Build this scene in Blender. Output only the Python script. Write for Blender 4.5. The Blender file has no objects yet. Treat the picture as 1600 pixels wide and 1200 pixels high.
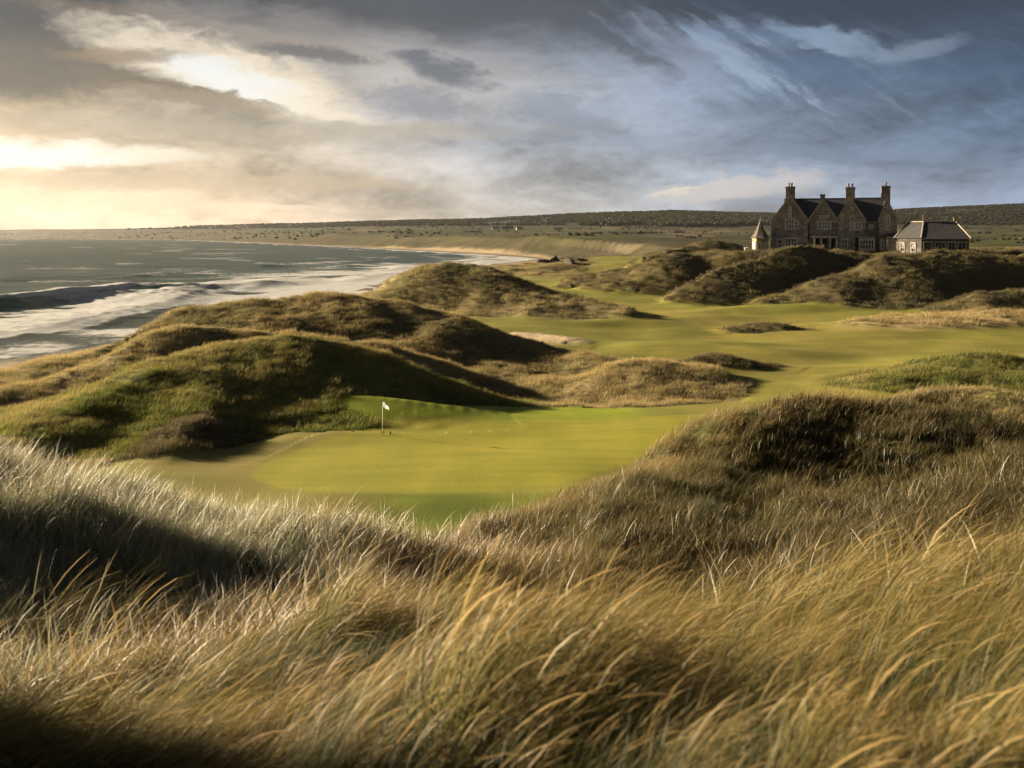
import bpy, bmesh, math, random
import numpy as np
from mathutils import Vector

sc = bpy.context.scene
COL = sc.collection
random.seed(7)
RNG = np.random.default_rng(11)
R = math.radians

# ------------------------------------------------------------------ camera, exposure, sun
F = 1555.0                       # focal length in pixels of the 1600 px wide photograph
HZ = 368.0                       # row of the horizon
CZ = 16.0                        # eye height above the sea
EXPO = 2.0
cam_d = bpy.data.cameras.new('camera')
cam = bpy.data.objects.new('camera', cam_d); COL.objects.link(cam)
cam.location = (0, 0, CZ); cam.rotation_euler = (R(90), 0, 0)
cam_d.sensor_width = 36; cam_d.lens = 36 * F / 1600
cam_d.shift_y = -(600 - HZ) / 1600
cam_d.clip_start = 0.05; cam_d.clip_end = 40000
cam_d.dof.use_dof = True; cam_d.dof.focus_distance = 70; cam_d.dof.aperture_fstop = 2.5
sc.camera = cam
sc.view_settings.view_transform = 'Standard'; sc.view_settings.look = 'None'
sc.view_settings.exposure = EXPO; sc.view_settings.gamma = 1
sc.view_settings.use_curve_mapping = False

SUN_AZ, SUN_EL = -68.0, 14.5     # degrees, from +Y, negative = left
sd = bpy.data.lights.new('sun', 'SUN'); sd.energy = 5.0; sd.angle = R(0.9); sd.color = (1.0, 0.80, 0.54)
sun = bpy.data.objects.new('sun', sd); COL.objects.link(sun)
SV = Vector((math.sin(R(SUN_AZ)) * math.cos(R(SUN_EL)), math.cos(R(SUN_AZ)) * math.cos(R(SUN_EL)), math.sin(R(SUN_EL))))
sun.rotation_euler = SV.to_track_quat('Z', 'Y').to_euler(); sun.location = SV * 300

# ------------------------------------------------------------------ small node language
def lin(c):
    return tuple(((v / 255) / 12.92 if v / 255 <= 0.04045 else ((v / 255 + 0.055) / 1.055) ** 2.4) for v in c)

class NT:
    def __init__(s, nt): s.nt = nt
    def new(s, t, **k):
        n = s.nt.nodes.new(t)
        for a, b in k.items(): setattr(n, a, b)
        return n
    def put(s, sock, v):
        if isinstance(v, bpy.types.NodeSocket): s.nt.links.new(v, sock)
        else:
            if hasattr(sock.default_value, '__len__') and not hasattr(v, '__len__'): v = (v,) * len(sock.default_value)
            if hasattr(v, '__len__') and len(v) == 3 and len(sock.default_value) == 4: v = (*v, 1)
            sock.default_value = v
    def math(s, op, a, b=0.0, c=0.0):
        n = s.new('ShaderNodeMath', operation=op)
        for i, v in enumerate((a, b, c)): s.put(n.inputs[i], v)
        return n.outputs[0]
    def add(s, a, b): return s.math('ADD', a, b)
    def sub(s, a, b): return s.math('SUBTRACT', a, b)
    def mul(s, a, b): return s.math('MULTIPLY', a, b)
    def mad(s, a, b, c): return s.math('MULTIPLY_ADD', a, b, c)
    def step(s, v, a, b, lo=0.0, hi=1.0, smooth=True):
        n = s.new('ShaderNodeMapRange', interpolation_type='SMOOTHSTEP' if smooth else 'LINEAR')
        s.put(n.inputs[0], v); s.put(n.inputs[1], a); s.put(n.inputs[2], b); s.put(n.inputs[3], lo); s.put(n.inputs[4], hi)
        return n.outputs[0]
    def mix(s, f, a, b, blend='MIX'):
        n = s.new('ShaderNodeMix', data_type='RGBA', blend_type=blend)
        s.put(n.inputs[0], f); s.put(n.inputs[6], a); s.put(n.inputs[7], b)
        return n.outputs[2]
    def comb(s, x, y, z):
        n = s.new('ShaderNodeCombineXYZ')
        for i, v in enumerate((x, y, z)): s.put(n.inputs[i], v)
        return n.outputs[0]
    def sep(s, v):
        n = s.new('ShaderNodeSeparateXYZ'); s.put(n.inputs[0], v); return n.outputs
    def noise(s, vec, scale=1.0, detail=4.0, rough=0.55, dist=0.0, out=0):
        n = s.new('ShaderNodeTexNoise')
        if vec is not None: s.put(n.inputs['Vector'], vec)
        n.inputs['Scale'].default_value = scale; n.inputs['Detail'].default_value = detail
        n.inputs['Roughness'].default_value = rough; n.inputs['Distortion'].default_value = dist
        return n.outputs[out]
    def ramp(s, f, stops, interp='LINEAR'):
        n = s.new('ShaderNodeValToRGB'); cr = n.color_ramp; cr.interpolation = interp
        while len(cr.elements) < len(stops): cr.elements.new(0.5)
        for e, (p, c) in zip(cr.elements, stops):
            e.position = p; e.color = (*c, 1) if len(c) == 3 else c
        s.put(n.inputs[0], f); return n.outputs[0]
    def vmul(s, v, k):
        n = s.new('ShaderNodeVectorMath', operation='MULTIPLY'); s.put(n.inputs[0], v); s.put(n.inputs[1], k); return n.outputs[0]
    def attr(s, name, kind='GEOMETRY', out='Color'):
        n = s.new('ShaderNodeAttribute'); n.attribute_name = name; n.attribute_type = kind; return n.outputs[out]
    def bump(s, h, strength=0.5, dist=0.1, normal=None):
        n = s.new('ShaderNodeBump'); n.inputs['Strength'].default_value = strength; n.inputs['Distance'].default_value = dist
        s.put(n.inputs['Height'], h)
        if normal is not None: s.put(n.inputs['Normal'], normal)
        return n.outputs[0]

# ------------------------------------------------------------------ sky
def paz(px): return math.degrees(math.atan((px - 800) / F))
def pel(py): return math.degrees(math.atan((HZ - py) / F))

world = bpy.data.worlds.new('World'); sc.world = world; world.use_nodes = True
wn = world.node_tree; wn.nodes.clear(); W = NT(wn)
d = W.new('ShaderNodeTexCoord').outputs['Generated']
dx, dy, dz = W.sep(d)
el = W.mul(W.math('ARCSINE', dz), 57.29578)
az = W.mul(W.math('ARCTAN2', dx, dy), 57.29578)
big = W.noise(W.comb(W.mul(az, 0.10), W.mul(el, 0.30), 3.1), 1.0, 5, 0.58, 0.3, out=1)
bs = W.sep(big)
fine = W.noise(W.comb(W.mul(az, 0.42), W.mul(el, 0.95), 8.4), 1.0, 6, 0.62, 0.5, out=1)
fs = W.sep(fine)
wisp = W.noise(W.comb(W.mad(el, 0.35, W.mul(az, 0.30)), W.mad(az, -0.55, W.mul(el, 1.1)), 1.7), 1.0, 6, 0.6, 0.4)
fine2 = W.noise(W.comb(W.mul(az, 1.25), W.mul(el, 2.5), 2.2), 1.0, 6, 0.66, 0.6)
ca_, sa_ = math.cos(R(35)), math.sin(R(35))
fib = W.noise(W.comb(W.mul(W.sub(W.mul(azw0 := W.add(az, W.mul(W.sub(bs[1], .5), 4.0)), ca_), W.mul(el, sa_)), 0.16), W.mul(W.add(W.mul(azw0, sa_), W.mul(el, ca_)), 1.5), 5.0), 1.0, 4, 0.52, 0.35)
n5 = W.sub(fine2, 0.5)
n1 = W.sub(bs[0], 0.5); n2 = W.sub(bs[1], 0.5); n3 = W.sub(fs[0], 0.5); n4 = W.sub(fs[1], 0.5)
azw = W.add(az, W.add(W.mul(n1, 5.0), W.mul(n3, 2.2)))
elw = W.add(el, W.add(W.mul(n2, 1.9), W.mul(n4, 1.5)))
K = 1 / 2 ** EXPO
def sky(c): return tuple(v * K for v in lin(c))
AZS = [-180, -115, -62, -27.2, -14.4, 0, 14.4, 27.2, 75, 180]
ROWS = [
 (pel(352), [(120,126,136),(190,176,158),(255,232,186),(255,226,192),(247,220,186),(208,202,194),(176,186,200),(152,167,191),(125,138,158),(120,126,136)]),
 (pel(230), [(100,108,120),(160,150,140),(235,208,166),(214,188,152),(206,190,167),(165,169,179),(130,146,170),(100,122,152),(92,108,130),(100,108,120)]),
 (pel(130), [(86,94,106),(125,118,110),(172,150,120),(156,136,112),(190,178,162),(166,170,179),(114,132,157),(66,89,120),(74,88,108),(86,94,106)]),
 (pel(22),  [(66,72,82),(82,80,78),(90,84,76),(76,72,69),(84,80,78),(86,87,92),(66,74,87),(44,54,71),(52,62,78),(66,72,82)]),
 (28.0,     [(66,72,82),(72,74,78),(76,75,74),(72,72,73),(72,74,77),(70,74,80),(64,70,80),(56,64,76),(58,66,78),(66,72,82)]),
]
colr = None
azf = W.mad(W.add(az, W.mul(n1, 5.0)), 1 / 360, 0.5)
elr = W.add(el, W.add(W.mul(n2, 1.2), W.mul(n4, 0.5)))
prev = None
for e, cs in ROWS:
    c = W.ramp(azf, [((a + 180) / 360, sky(k)) for a, k in zip(AZS, cs)])
    colr = c if colr is None else W.mix(W.step(elr, prev, e, smooth=False), colr, c)
    prev = e
# soft mottling of the cloud deck
hi_ = W.step(el, 55, 25)
tex = W.mad(hi_, W.add(W.mul(W.step(bs[2], .3, .7, -.5, .5), .75), W.add(W.mul(n3, .75), W.mul(n5, .5))), 1.0)
colr = W.mix(1.0, colr, W.comb(tex, tex, tex), 'MULTIPLY')
fb = W.mul(W.mul(W.step(fib, .46, .72), W.step(az, -6, 8)), W.mul(W.step(el, 4.0, 7.5), W.step(el, 17, 12)))
colr = W.mix(W.mul(fb, .2), colr, sky((160, 180, 204)))
def blob(px, py, rx, ry, ang, col, alpha=1.0, edge=(1.0, 0.15), rough=0.8, warp=True, fibre=0.0):
    """soft patch of cloud at a bearing and elevation, sizes in photograph pixels"""
    global colr
    a0, e0 = paz(px), pel(py); k = math.degrees(1 / F); ca, sa = math.cos(R(-ang)), math.sin(R(-ang))
    u = W.sub(azw if warp else az, a0); v = W.sub(elw if warp else el, e0)
    p = W.mul(W.add(W.mul(u, ca), W.mul(v, sa)), 1 / (rx * k)); q = W.mul(W.sub(W.mul(v, ca), W.mul(u, sa)), 1 / (ry * k))
    m = W.add(W.add(W.mul(p, p), W.mul(q, q)), W.add(W.mul(n4, rough), W.mul(n5, rough * .75)))
    if fibre: m = W.add(m, W.mul(W.sub(.56, fib), fibre))
    colr = W.mix(W.step(m, edge[0], edge[1], 0.0, alpha), colr, sky(col))
S = (1.3, 0.0)
blob(120, 40, 420, 75, 0, (70, 68, 67), .95, (1.4, .2), 1.2)
blob(40, 130, 190, 50, -5, (104, 94, 82), .9, (1.4, .2), 1.2)
blob(330, 62, 300, 22, 6, (150, 128, 102), .6, S)
blob(560, 95, 330, 60, 8, (214, 205, 195), .38, (1.6, 0))
blob(335, 120, 200, 40, 14, (255, 238, 208), .95, (1.6, .1), 1.1)
blob(355, 135, 120, 26, 16, (255, 253, 246), 1, (1.5, .1), 1.0)
blob(480, 168, 110, 14, 14, (254, 240, 216), .8, S)
blob(195, 105, 120, 16, -3, (158, 134, 104), .85, S, 1.2)
blob(240, 152, 140, 19, 8, (126, 108, 90), .95, (1.2, .1), 1.4)
blob(330, 168, 150, 12, 6, (176, 156, 130), .7, S, 1.4)
blob(475, 92, 110, 18, 3, (118, 112, 110), .92, (1.2, .1), 1.4)
blob(685, 108, 90, 28, 16, (110, 112, 120), .92, (1.2, .1), 1.3)
blob(640, 162, 90, 30, 8, (140, 142, 152), .8, S, 1.2)
blob(870, 175, 100, 28, 12, (138, 148, 164), .7, S, 1.2)
blob(430, 208, 480, 20, 0, (190, 176, 156), .55, S)
blob(60, 250, 240, 19, -1, (255, 246, 224), .95, (1.5, .2), .5)
blob(10, 256, 150, 16, -1, (255, 254, 248), 1, (1.4, .2), .4)
blob(300, 290, 420, 15, 0, (216, 194, 162), .6, S)
blob(90, 325, 300, 12, 0, (255, 236, 200), .7, S)
blob(430, 326, 80, 4.5, 0, (250, 232, 204), .8, S)
blob(930, 45, 170, 24, 32, (88, 94, 106), .8, S, 1.4)
blob(760, 8, 420, 26, 2, (88, 88, 92), .8, S, 1.4)
blob(1060, 85, 150, 30, 30, (150, 164, 184), .5, (1.6, 0), 1.4, True, 4.0)
blob(1165, 105, 130, 34, 36, (164, 182, 204), .75, (1.5, 0), 1.2, True, 6.0)
blob(1180, 62, 150, 18, 8, (118, 140, 168), .55, S, 1.4)
blob(1310, 80, 130, 16, 16, (156, 178, 200), .7, (1.6, 0), 1.8, True, 2.5)
blob(1285, 122, 120, 26, 14, (84, 106, 136), .7, S, 1.2)
blob(1440, 95, 50, 15, -6, (178, 198, 216), .75, (1.5, 0), 1.8)
blob(1400, 18, 460, 42, 3, (54, 64, 80), .85, (1.5, .2), 1.2)
blob(1560, 110, 170, 60, 4, (62, 78, 102), .6, (1.6, .1), 1.2)
blob(1150, 298, 130, 20, -4, (214, 206, 202), .75, S, 1.0)
blob(1075, 298, 60, 5, -14, (238, 226, 208), .7, S, 1.0)
blob(1150, 318, 60, 6, 6, (150, 162, 180), .6, S, 1.0)
blob(1000, 225, 300, 16, 5, (142, 152, 172), .4, S)
blob(1350, 250, 260, 14, 3, (116, 136, 164), .5, S)
dk = W.step(el, 6.5, 12.5, 1.0, .80)
colr = W.mix(1.0, colr, W.comb(dk, dk, W.step(el, 6.5, 12.5, 1.0, .84)), 'MULTIPLY')
nish = W.new('ShaderNodeTexSky', sky_type='NISHITA'); nish.sun_disc = False
nish.sun_elevation = R(SUN_EL); nish.sun_rotation = R(SUN_AZ); nish.dust_density = 2.0
bg1 = W.new('ShaderNodeBackground'); wn.links.new(nish.outputs[0], bg1.inputs[0]); bg1.inputs[1].default_value = 0.05
bg2 = W.new('ShaderNodeBackground'); wn.links.new(colr, bg2.inputs[0]); bg2.inputs[1].default_value = 1.0
mx = W.new('ShaderNodeMixShader'); mx.inputs[0].default_value = 0.93
wn.links.new(bg1.outputs[0], mx.inputs[1]); wn.links.new(bg2.outputs[0], mx.inputs[2])
wo = W.new('ShaderNodeOutputWorld'); wn.links.new(mx.outputs[0], wo.inputs[0])

# ------------------------------------------------------------------ numeric helpers
def P(px, py, Y): return ((px - 800) / F * Y, Y, CZ - (py - HZ) / F * Y)
def sstep(a, b, v):
    t = np.clip((v - a) / (b - a), 0, 1); return t * t * (3 - 2 * t)
def _hash(ix, iy, seed):
    h = (ix.astype(np.int64) * 374761393 + iy.astype(np.int64) * 668265263 + seed * 974634777) & 0x7fffffff
    h = ((h ^ (h >> 13)) * 1274126177) & 0x7fffffff
    return ((h ^ (h >> 16)) & 0xffff) / 65535.0
def vnoise(x, y, seed=0):
    ix = np.floor(x); iy = np.floor(y); fx = x - ix; fy = y - iy
    fx = fx * fx * fx * (fx * (fx * 6 - 15) + 10); fy = fy * fy * fy * (fy * (fy * 6 - 15) + 10)
    a = _hash(ix, iy, seed); b = _hash(ix + 1, iy, seed); c = _hash(ix, iy + 1, seed); e = _hash(ix + 1, iy + 1, seed)
    return (a + (b - a) * fx) * (1 - fy) + (c + (e - c) * fx) * fy
def fbm(x, y, octv=4, seed=0, gain=0.5):
    s = 0; a = 1; t = 0
    for i in range(octv):
        s = s + a * (vnoise(x, y, seed + i * 17) - 0.5); t += a; a *= gain
        x, y = 1.93 * (x * 0.8 - y * 0.6) + 7.3, 1.93 * (x * 0.6 + y * 0.8) + 3.1
    return s / t * 2
def polyline(x, y, pts, soft=False):
    """nearest point on a polyline: distance, side (+1 = left of travel), interpolated z"""
    best = np.full(x.shape, 1e18); side = np.zeros(x.shape); zz = np.zeros(x.shape); tt = np.zeros(x.shape); sw = sz_ = st_ = 0.0
    for i in range(len(pts) - 1):
        (ax, ay, za), (bx, by, zb_) = pts[i], pts[i + 1]
        ux, uy = bx - ax, by - ay; L = ux * ux + uy * uy
        t = np.clip(((x - ax) * ux + (y - ay) * uy) / L, 0, 1)
        ex = x - ax - t * ux; ey = y - ay - t * uy; dd = ex * ex + ey * ey
        if soft:
            wq = (dd + .25) ** -3.5; sw = sw + wq; sz_ = sz_ + wq * (za + (zb_ - za) * t); st_ = st_ + wq * (i + t)
        m = dd < best
        best = np.where(m, dd, best); side = np.where(m, np.sign(ux * ey - uy * ex), side)
        zz = np.where(m, za + (zb_ - za) * t, zz); tt = np.where(m, i + t, tt)
    if soft: zz, tt = sz_ / sw, st_ / sw
    return np.sqrt(best), side, zz, tt
def inpoly(x, y, pts):
    c = np.zeros(x.shape, bool)
    n = len(pts)
    for i in range(n):
        (ax, ay), (bx, by) = pts[i][:2], pts[(i + 1) % n][:2]
        if ay == by: continue
        c ^= ((ay > y) != (by > y)) & (x < (bx - ax) * (y - ay) / (by - ay) + ax)
    return c
def polydist(x, y, pts):
    dd = polyline(x, y, [(p[0], p[1], 0) for p in pts] + [(pts[0][0], pts[0][1], 0)])[0]
    return np.where(inpoly(x, y, pts), dd, -dd)       # positive inside

# ------------------------------------------------------------------ shape of the land
COAST = [(-95,-300,0),(-84,0,0),(-82,60,0),(-75,100,0),(-67,124,0),(-58,150,0),(-52,180,0),(-50,250,0),(-42,345,0),(-20,500,0),(14,670,0),(-2,770,0),(-55,921,0),
         (-140,1150,0),(-341,1658,0),(-700,2500,0),(-1170,3500,0),(-1800,4300,0),(-2700,4900,0),(-4500,5500,0),(-9000,6000,0)]
def coast(x, y):
    dd, s, _, _ = polyline(x, y, COAST)
    n = fbm(x / (60 + np.hypot(x, y) / 12), y / (60 + np.hypot(x, y) / 12), 3, 91) * np.clip(dd * 0.0 + np.hypot(x, y) / 60, 0, 14)
    return -s * dd + n * 0.6                      # positive inland
BASE_Y = [0, 78, 88, 104, 128, 146, 155, 169, 187, 230, 296, 364, 500, 900, 1500, 2500, 4000, 12000]
BASE_Z = [2.4, 2.4, 2.0, 2.1, 2.6, 3.6, 4.3, 4.9, 5.5, 6.8, 8.0, 8.6, 9.6, 12.0, 15, 21, 34, 40]
HILL_PX = [-1500, 0, 200, 300, 500, 600, 750, 850, 950, 1050, 1150, 1250, 1400, 1500, 1600, 1800, 2600]
HILL_PY = [362, 357.5, 355.5, 352.5, 350, 347.5, 344, 338.5, 334.5, 331.5, 334, 337, 330, 325, 321.5, 321, 330]

NEAR = [(-4,0,13.9),(0,0,14.35),(4,0,14.6),(-4,-6,14),(4,-6,14.5),(-12,-6,13.4),(14,-6,14.4),(-3,2.5,13.75),(0,2.5,14.25),(3,2.5,14.5),(8,3,14.4),
 (-2.5,5,13.2),(0,5,13.8),(1.5,5,13.95),(2.6,5,14.0),(6,5,14.2),(-4,7,12.6),(-1.5,7,12.9),(0,7,13.05),(2,7,13.2),(3.4,7,13.5),(7,7,13.9),(4.6,9,13.05),(8,9,13.5),
 (2.5,9,12.1),(0,9,11.6),(-2,9,11.75),(-4.2,9,12.25),(-1,12,10.8),(2.5,13,9.9),(6,14,10.6),(10,13,11.3),
 (-4.2,13,11.5),(-2.9,15,10.95),(-6.5,13,12.2),(-13,11,13.2),(-14,14,13.7),(-15,18,13.9),(-20,16,15.8),(-22,12,14.8),(-12,5,13.7),(-9.2,12,12.6),(-8,8,12.9),(-28,25,7),(-22,28,7.5)]  # points beyond the left edge raised, unseen, to shade the left slope
NEAR += [P(*q) for q in [(-200,700,17),(0,742,18),(125,782,18.5),(250,822,19),(420,874,20),(560,908,21),(650,930,22),(700,928,22.5),
 (800,885,20),(950,865,20),(1150,812,24),(1400,792,24.5),(1600,765,22),(1000,762,27),(1200,722,29.5),(1330,684,30.5),(1480,720,28.8),(1580,735,27),
 (690,880,26),(800,834,28),(900,788,30),(1000,738,31),(1080,679,32),(1200,643,33),(1330,624,33),(1430,640,33),(1520,664,32),(1600,685,31)]]
NEAR += [(-9,26,7.3),(-5,28,5.2),(-2,29,4.6),(-9,33,4.0),(-5,36,3.0),(-2,36,2.9),(-15,26,9.4),(-15,36,4.2),(-24,40,4),(-9,44,2.5),(-3,44,2.45),(2,46,2.4),
 (2,35,5.2),(6,38.5,5.6),(12,41,6.4),(18,40,7),(10,48,3.2),(16,50,4.5),(3,41,2.9),(24,36,8),(22,25,10.5),(22,14,12.2),(30,40,7),(30,10,12),(26,50,6),(30,-6,13),(-30,0,8),(-30,45,3.5)]
NEAR = np.array(NEAR, float)
def _tps_fit(p):
    n = len(p); r2 = (p[:, None, 0] - p[None, :, 0]) ** 2 + (p[:, None, 1] - p[None, :, 1]) ** 2
    Km = np.where(r2 > 0, 0.5 * r2 * np.log(np.maximum(r2, 1e-12)), 0) + np.eye(n) * 0.15
    A = np.zeros((n + 3, n + 3)); A[:n, :n] = Km; A[:n, n] = 1; A[:n, n + 1:] = p[:, :2]; A[n, :n] = 1; A[n + 1:, :n] = p[:, :2].T
    return np.linalg.solve(A, np.r_[p[:, 2], 0, 0, 0])
TW = _tps_fit(NEAR)
def near_z(x, y):
    x = np.clip(x, -31, 31); y = np.clip(y, -7, 52); n = len(NEAR)
    z = TW[n] + TW[n + 1] * x + TW[n + 2] * y
    for i in range(n):
        r2 = np.maximum((x - NEAR[i, 0]) ** 2 + (y - NEAR[i, 1]) ** 2, 1e-12); z = z + TW[i] * 0.5 * r2 * np.log(r2)
    return z

# crest lines: (kind, front width, back width, flat top, points as photograph column, row, distance)
RIDGES = [
 ('green_rough', 22, 14, 0, [(-250,760,62),(-100,700,64),(20,660,68),(100,622,72),(180,590,76),(260,560,80),(330,541,82),(420,529,84),(500,534,85),(560,546,85),(640,576,85),(700,606,85),(760,632,84)]),
 ('heath', 8, 7, 0, [(150,736,58),(250,690,63),(330,656,69),(430,635,74),(530,626,77),(600,642,78)]),
 ('mown', 7, 6, 0, [(370,668,71),(420,648,73),(480,628,75),(560,619,75),(650,627,75),(760,641,76),(860,656,77)]),
 ('straw', 10, 9, 0, [(60,600,88),(180,560,92),(262,523,95),(375,516,97),(487,531,97),(600,550,97),(680,572,97)]),
 ('straw', 26, 13, 0, [(-160,640,90),(-60,606,95),(0,582,100),(100,547,106),(200,512,112),(330,481,116),(430,467,118),(500,460,120),(560,463,120),(640,479,119),(700,500,117),(760,517,115),(830,545,112),(900,567,108)]),
 ('straw', 13, 9, 0, [(840,617,96),(900,589,97),(950,573,97),(1010,566,97),(1080,574,97),(1170,599,96)]),
 ('straw', 20, 16, 0, [(575,465,168),(610,440,168),(650,419,167),(700,411,166),(760,416,164),(830,442,160),(890,462,156),(930,476,153)]),
 ('green_rough', 14, 16, 0, [(560,470,180),(600,444,180),(640,421,180),(670,416,180),(720,424,180)]),
 ('heath', 18, 45, 9, [(1165,398,199),(1300,396,202),(1420,395,203),(1600,396,206),(1800,396,206)]),
 ('heath', 13, 14, 0, [(955,441,190),(1000,422,192),(1040,406,193),(1090,397,195),(1160,396,196)]),
 ('heath', 15, 12, 0, [(1085,446,172),(1130,426,175),(1180,403,180),(1220,392,184),(1270,390,187),(1310,396,192)]),
 ('heath', 21, 14, 0, [(1205,468,165),(1260,447,168),(1310,425,171),(1370,401,176),(1430,394,180),(1500,395,182),(1600,402,182),(1750,400,182)]),
 ('heath', 11, 10, 0, [(1475,486,150),(1530,463,152),(1580,453,154),(1700,440,156)]),
 ('heath', 7, 7, 0, [(1040,570,103),(1100,563,104),(1180,566,104),(1250,577,102),(1300,590,100)]),
 ('heath', 5, 6, 0, [(1140,512,137),(1190,504,138),(1260,512,138)]),
 ('pale', 15, 9, 0, [(1255,512,141),(1340,501,143),(1420,495,144),(1500,492,145),(1600,490,146),(1750,490,146)]),
 ('mown', 7, 8, 0, [(1080,482,158),(1150,475,158),(1250,472,159),(1330,480,158)]),
 ('green_rough', 12, 12, 0, [(1390,586,91),(1470,567,92),(1600,563,92),(1750,562,92)]),
 ('straw', 12, 12, 0, [(1370,628,50),(1440,606,52),(1500,608,52),(1600,622,50),(1750,640,48)]),
 ('sand', 7, 5, 0, [(810,516,128),(850,520,126),(890,527,123),(940,544,119)]),
 ('heath', 10, 14, 0, [(1020,398,255),(1070,382,258),(1120,378,258),(1165,388,255)]),
]
KINDS = ['mown', 'green_rough', 'heath', 'straw', 'pale', 'sand', 'marram']
def soften(pts, n=4):
    p = np.array([pts[0]] + list(pts) + [pts[-1]], float); out = []
    for i in range(1, len(p) - 2):
        a, b, c, e = p[i - 1:i + 3]
        for j in range(n):
            t = j / n; out.append(tuple(.5 * (2 * b + (c - a) * t + (2 * a - 5 * b + 4 * c - e) * t * t + (3 * b - a - 3 * c + e) * t ** 3)))
    return out + [tuple(p[-1])]
RID = [(KINDS.index(k), wf, wb, fl, soften([P(*q) for q in pts], 5 if k == 'mown' else 3)) for k, wf, wb, fl, pts in RIDGES]
GREEN = [P(px, py, 13.5 * F / (py - HZ))[:2] for px, py in [(385,738),(402,718),(450,700),(520,684),(600,664),(700,657),(860,654),(1000,652),(1110,648),(1150,662),(1080,690),(990,722),(900,752),(780,768),(640,770),(520,768),(430,757)]]

STRIP = [(5,180),(12,220),(18,290),(24,370),(44,380),(52,300),(44,230),(40,180)]
HOLLOW = [(-14,81.5),(-4,81.5),(3,80.5),(14,80.5),(20,84),(23,92),(20,100),(10,112),(2,118),(-14,110),(-24,100),(-20,88)]
def land(x, y):
    """height, crest-feature index (-1 plain, 99 near hill), kind weights, roughness"""
    r = np.hypot(x, y)
    base = np.interp(y, BASE_Y, BASE_Z)
    base = base - 1.7 * np.exp(-(((x - 4) / 13) ** 2 + ((y - 88) / 7) ** 2))
    base = base + fbm(x / 34, y / 34, 3, 5) * 0.55 * sstep(80, 110, y) + fbm(x / 260, y / 200, 4, 23) * 7 * sstep(320, 900, r)
    # far hills
    pxx = 800 + F * x / np.maximum(y, 1)
    hp = np.interp(pxx, HILL_PX, HILL_PY) + fbm(pxx / 60, y * 0 + 1, 3, 44) * 0.8
    hz = CZ + (HZ - hp) / F * 5600
    base = base + np.where(y > 1, np.maximum(hz - base, 0) * sstep(2700, 5600, y), 0)
    # near hill
    w = (1 - sstep(41, 52, y)) * (1 - sstep(21, 32, np.abs(x)))
    nz = near_z(x, y)
    z = base * (1 - w) + nz * w
    feat = np.where(w > 0.5, 99, -1); exc = np.clip((nz - 2.9) * w, 0, 9) * (w > 0)
    wk = np.zeros((len(KINDS),) + x.shape)
    wk[KINDS.index('marram')] = sstep(0.25, 1.2, exc)
    bestc = np.zeros(x.shape)
    z0 = z.copy()
    wob = fbm(x / 22, y / 22, 3, 61)
    for i, (k, wf, wb, fl, pts) in enumerate(RID):
        m = (x > min(p[0] for p in pts) - 60) & (x < max(p[0] for p in pts) + 60) & (y > min(p[1] for p in pts) - 60) & (y < max(p[1] for p in pts) + 60)
        if not m.any(): continue
        X, Y = x[m], y[m]
        dd, s, zc, tt = polyline(X, Y, pts, True)
        dd = np.maximum(dd - fl, 0)
        ww = np.where(s > 0, wb, wf) * (1 + 0.22 * wob[m]) * (.42 + .58 * np.sin(math.pi * np.clip(tt / (len(pts) - 1), .04, .96)) ** .5)
        q = np.clip(dd / ww, 0, 1)
        g = 0.34 * (0.5 + 0.5 * np.cos(math.pi * q)) + 0.66 * (1 - q) ** 1.45
        zf = z0[m] + (zc - z0[m]) * g
        c = zf - z0[m]
        kk = 0.6
        zz = z[m]; hmx = np.clip(0.5 + 0.5 * (zf - zz) / kk, 0, 1)
        nzv = np.where(c > 0, zz * (1 - hmx) + zf * hmx + kk * hmx * (1 - hmx) * np.minimum(1, c / 0.8), zz)
        z[m] = nzv
        dom = (c > np.maximum(bestc[m], 0.15)) & (nzv >= zz - 0.02)
        bm_ = bestc[m]; bestc[m] = np.where(dom, c, bm_)
        f_ = feat[m]; feat[m] = np.where(dom & (c > 0.35), i, f_)
        sm = sstep(0.05, 0.55, c) * sstep(-0.4, 0.2, zf - zz)
        for j in range(len(KINDS)):
            wj = wk[j][m]; wk[j][m] = wj * (1 - sm) + (sm if j == k else 0)
    hol = sstep(0, 2.5, polydist(x, y, HOLLOW)) if ((y > 60) & (y < 130)).any() else np.zeros(x.shape)
    hol = hol * np.clip(1 - wk.sum(0), 0, 1); wk[KINDS.index('straw')] += hol
    far_sc = sstep(205, 250, y - 18 * wob) * (1 - sstep(420, 520, y)) * np.clip(1 - wk.sum(0), 0, 1)
    strip = sstep(0, 9, polydist(x, y, STRIP)) if (y > 150).any() else 0
    far_sc = far_sc * (1 - strip); pk_ = sstep(-.1, .3, fbm(x / 18, y / 26, 3, 66))
    wk[KINDS.index('heath')] += far_sc * pk_; wk[KINDS.index('straw')] += far_sc * (1 - pk_)
    lft = sstep(-22, -27, x + 4 * wob) * sstep(40, 50, y) * (1 - sstep(185, 200, y)) * np.clip(1 - wk.sum(0), 0, 1)
    wk[KINDS.index('straw')] += lft
    # shore
    sdv = coast(x, y)
    sdp = np.where(sdv > 0, sdv / (1 + 2.6 * np.exp(-((y - 500) / 190) ** 2)), sdv)
    prof = np.interp(sdp, [-300, -40, 0, 14, 26, 45], [-9, -1.6, 0, 0.9, 3.2, 30])
    sdc = np.where(sdv > 0, sdv / (1 + np.maximum(r - 900, 0) / 700), sdv)
    cliff = np.interp(sdc, [-300, -40, 0, 8, 32, 150, 900], [-9, -1.6, 0, 1.2, 9.5, 60, 900]) + fbm(x / (26 + r / 60), y / (26 + r / 60), 3, 77) * 2.2 * sstep(2, 14, sdv) * (1 - sstep(1200, 2600, r))
    q = sstep(640, 860, r)
    prof = prof * (1 - q) + cliff * q
    lim = np.minimum(z, prof)
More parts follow.
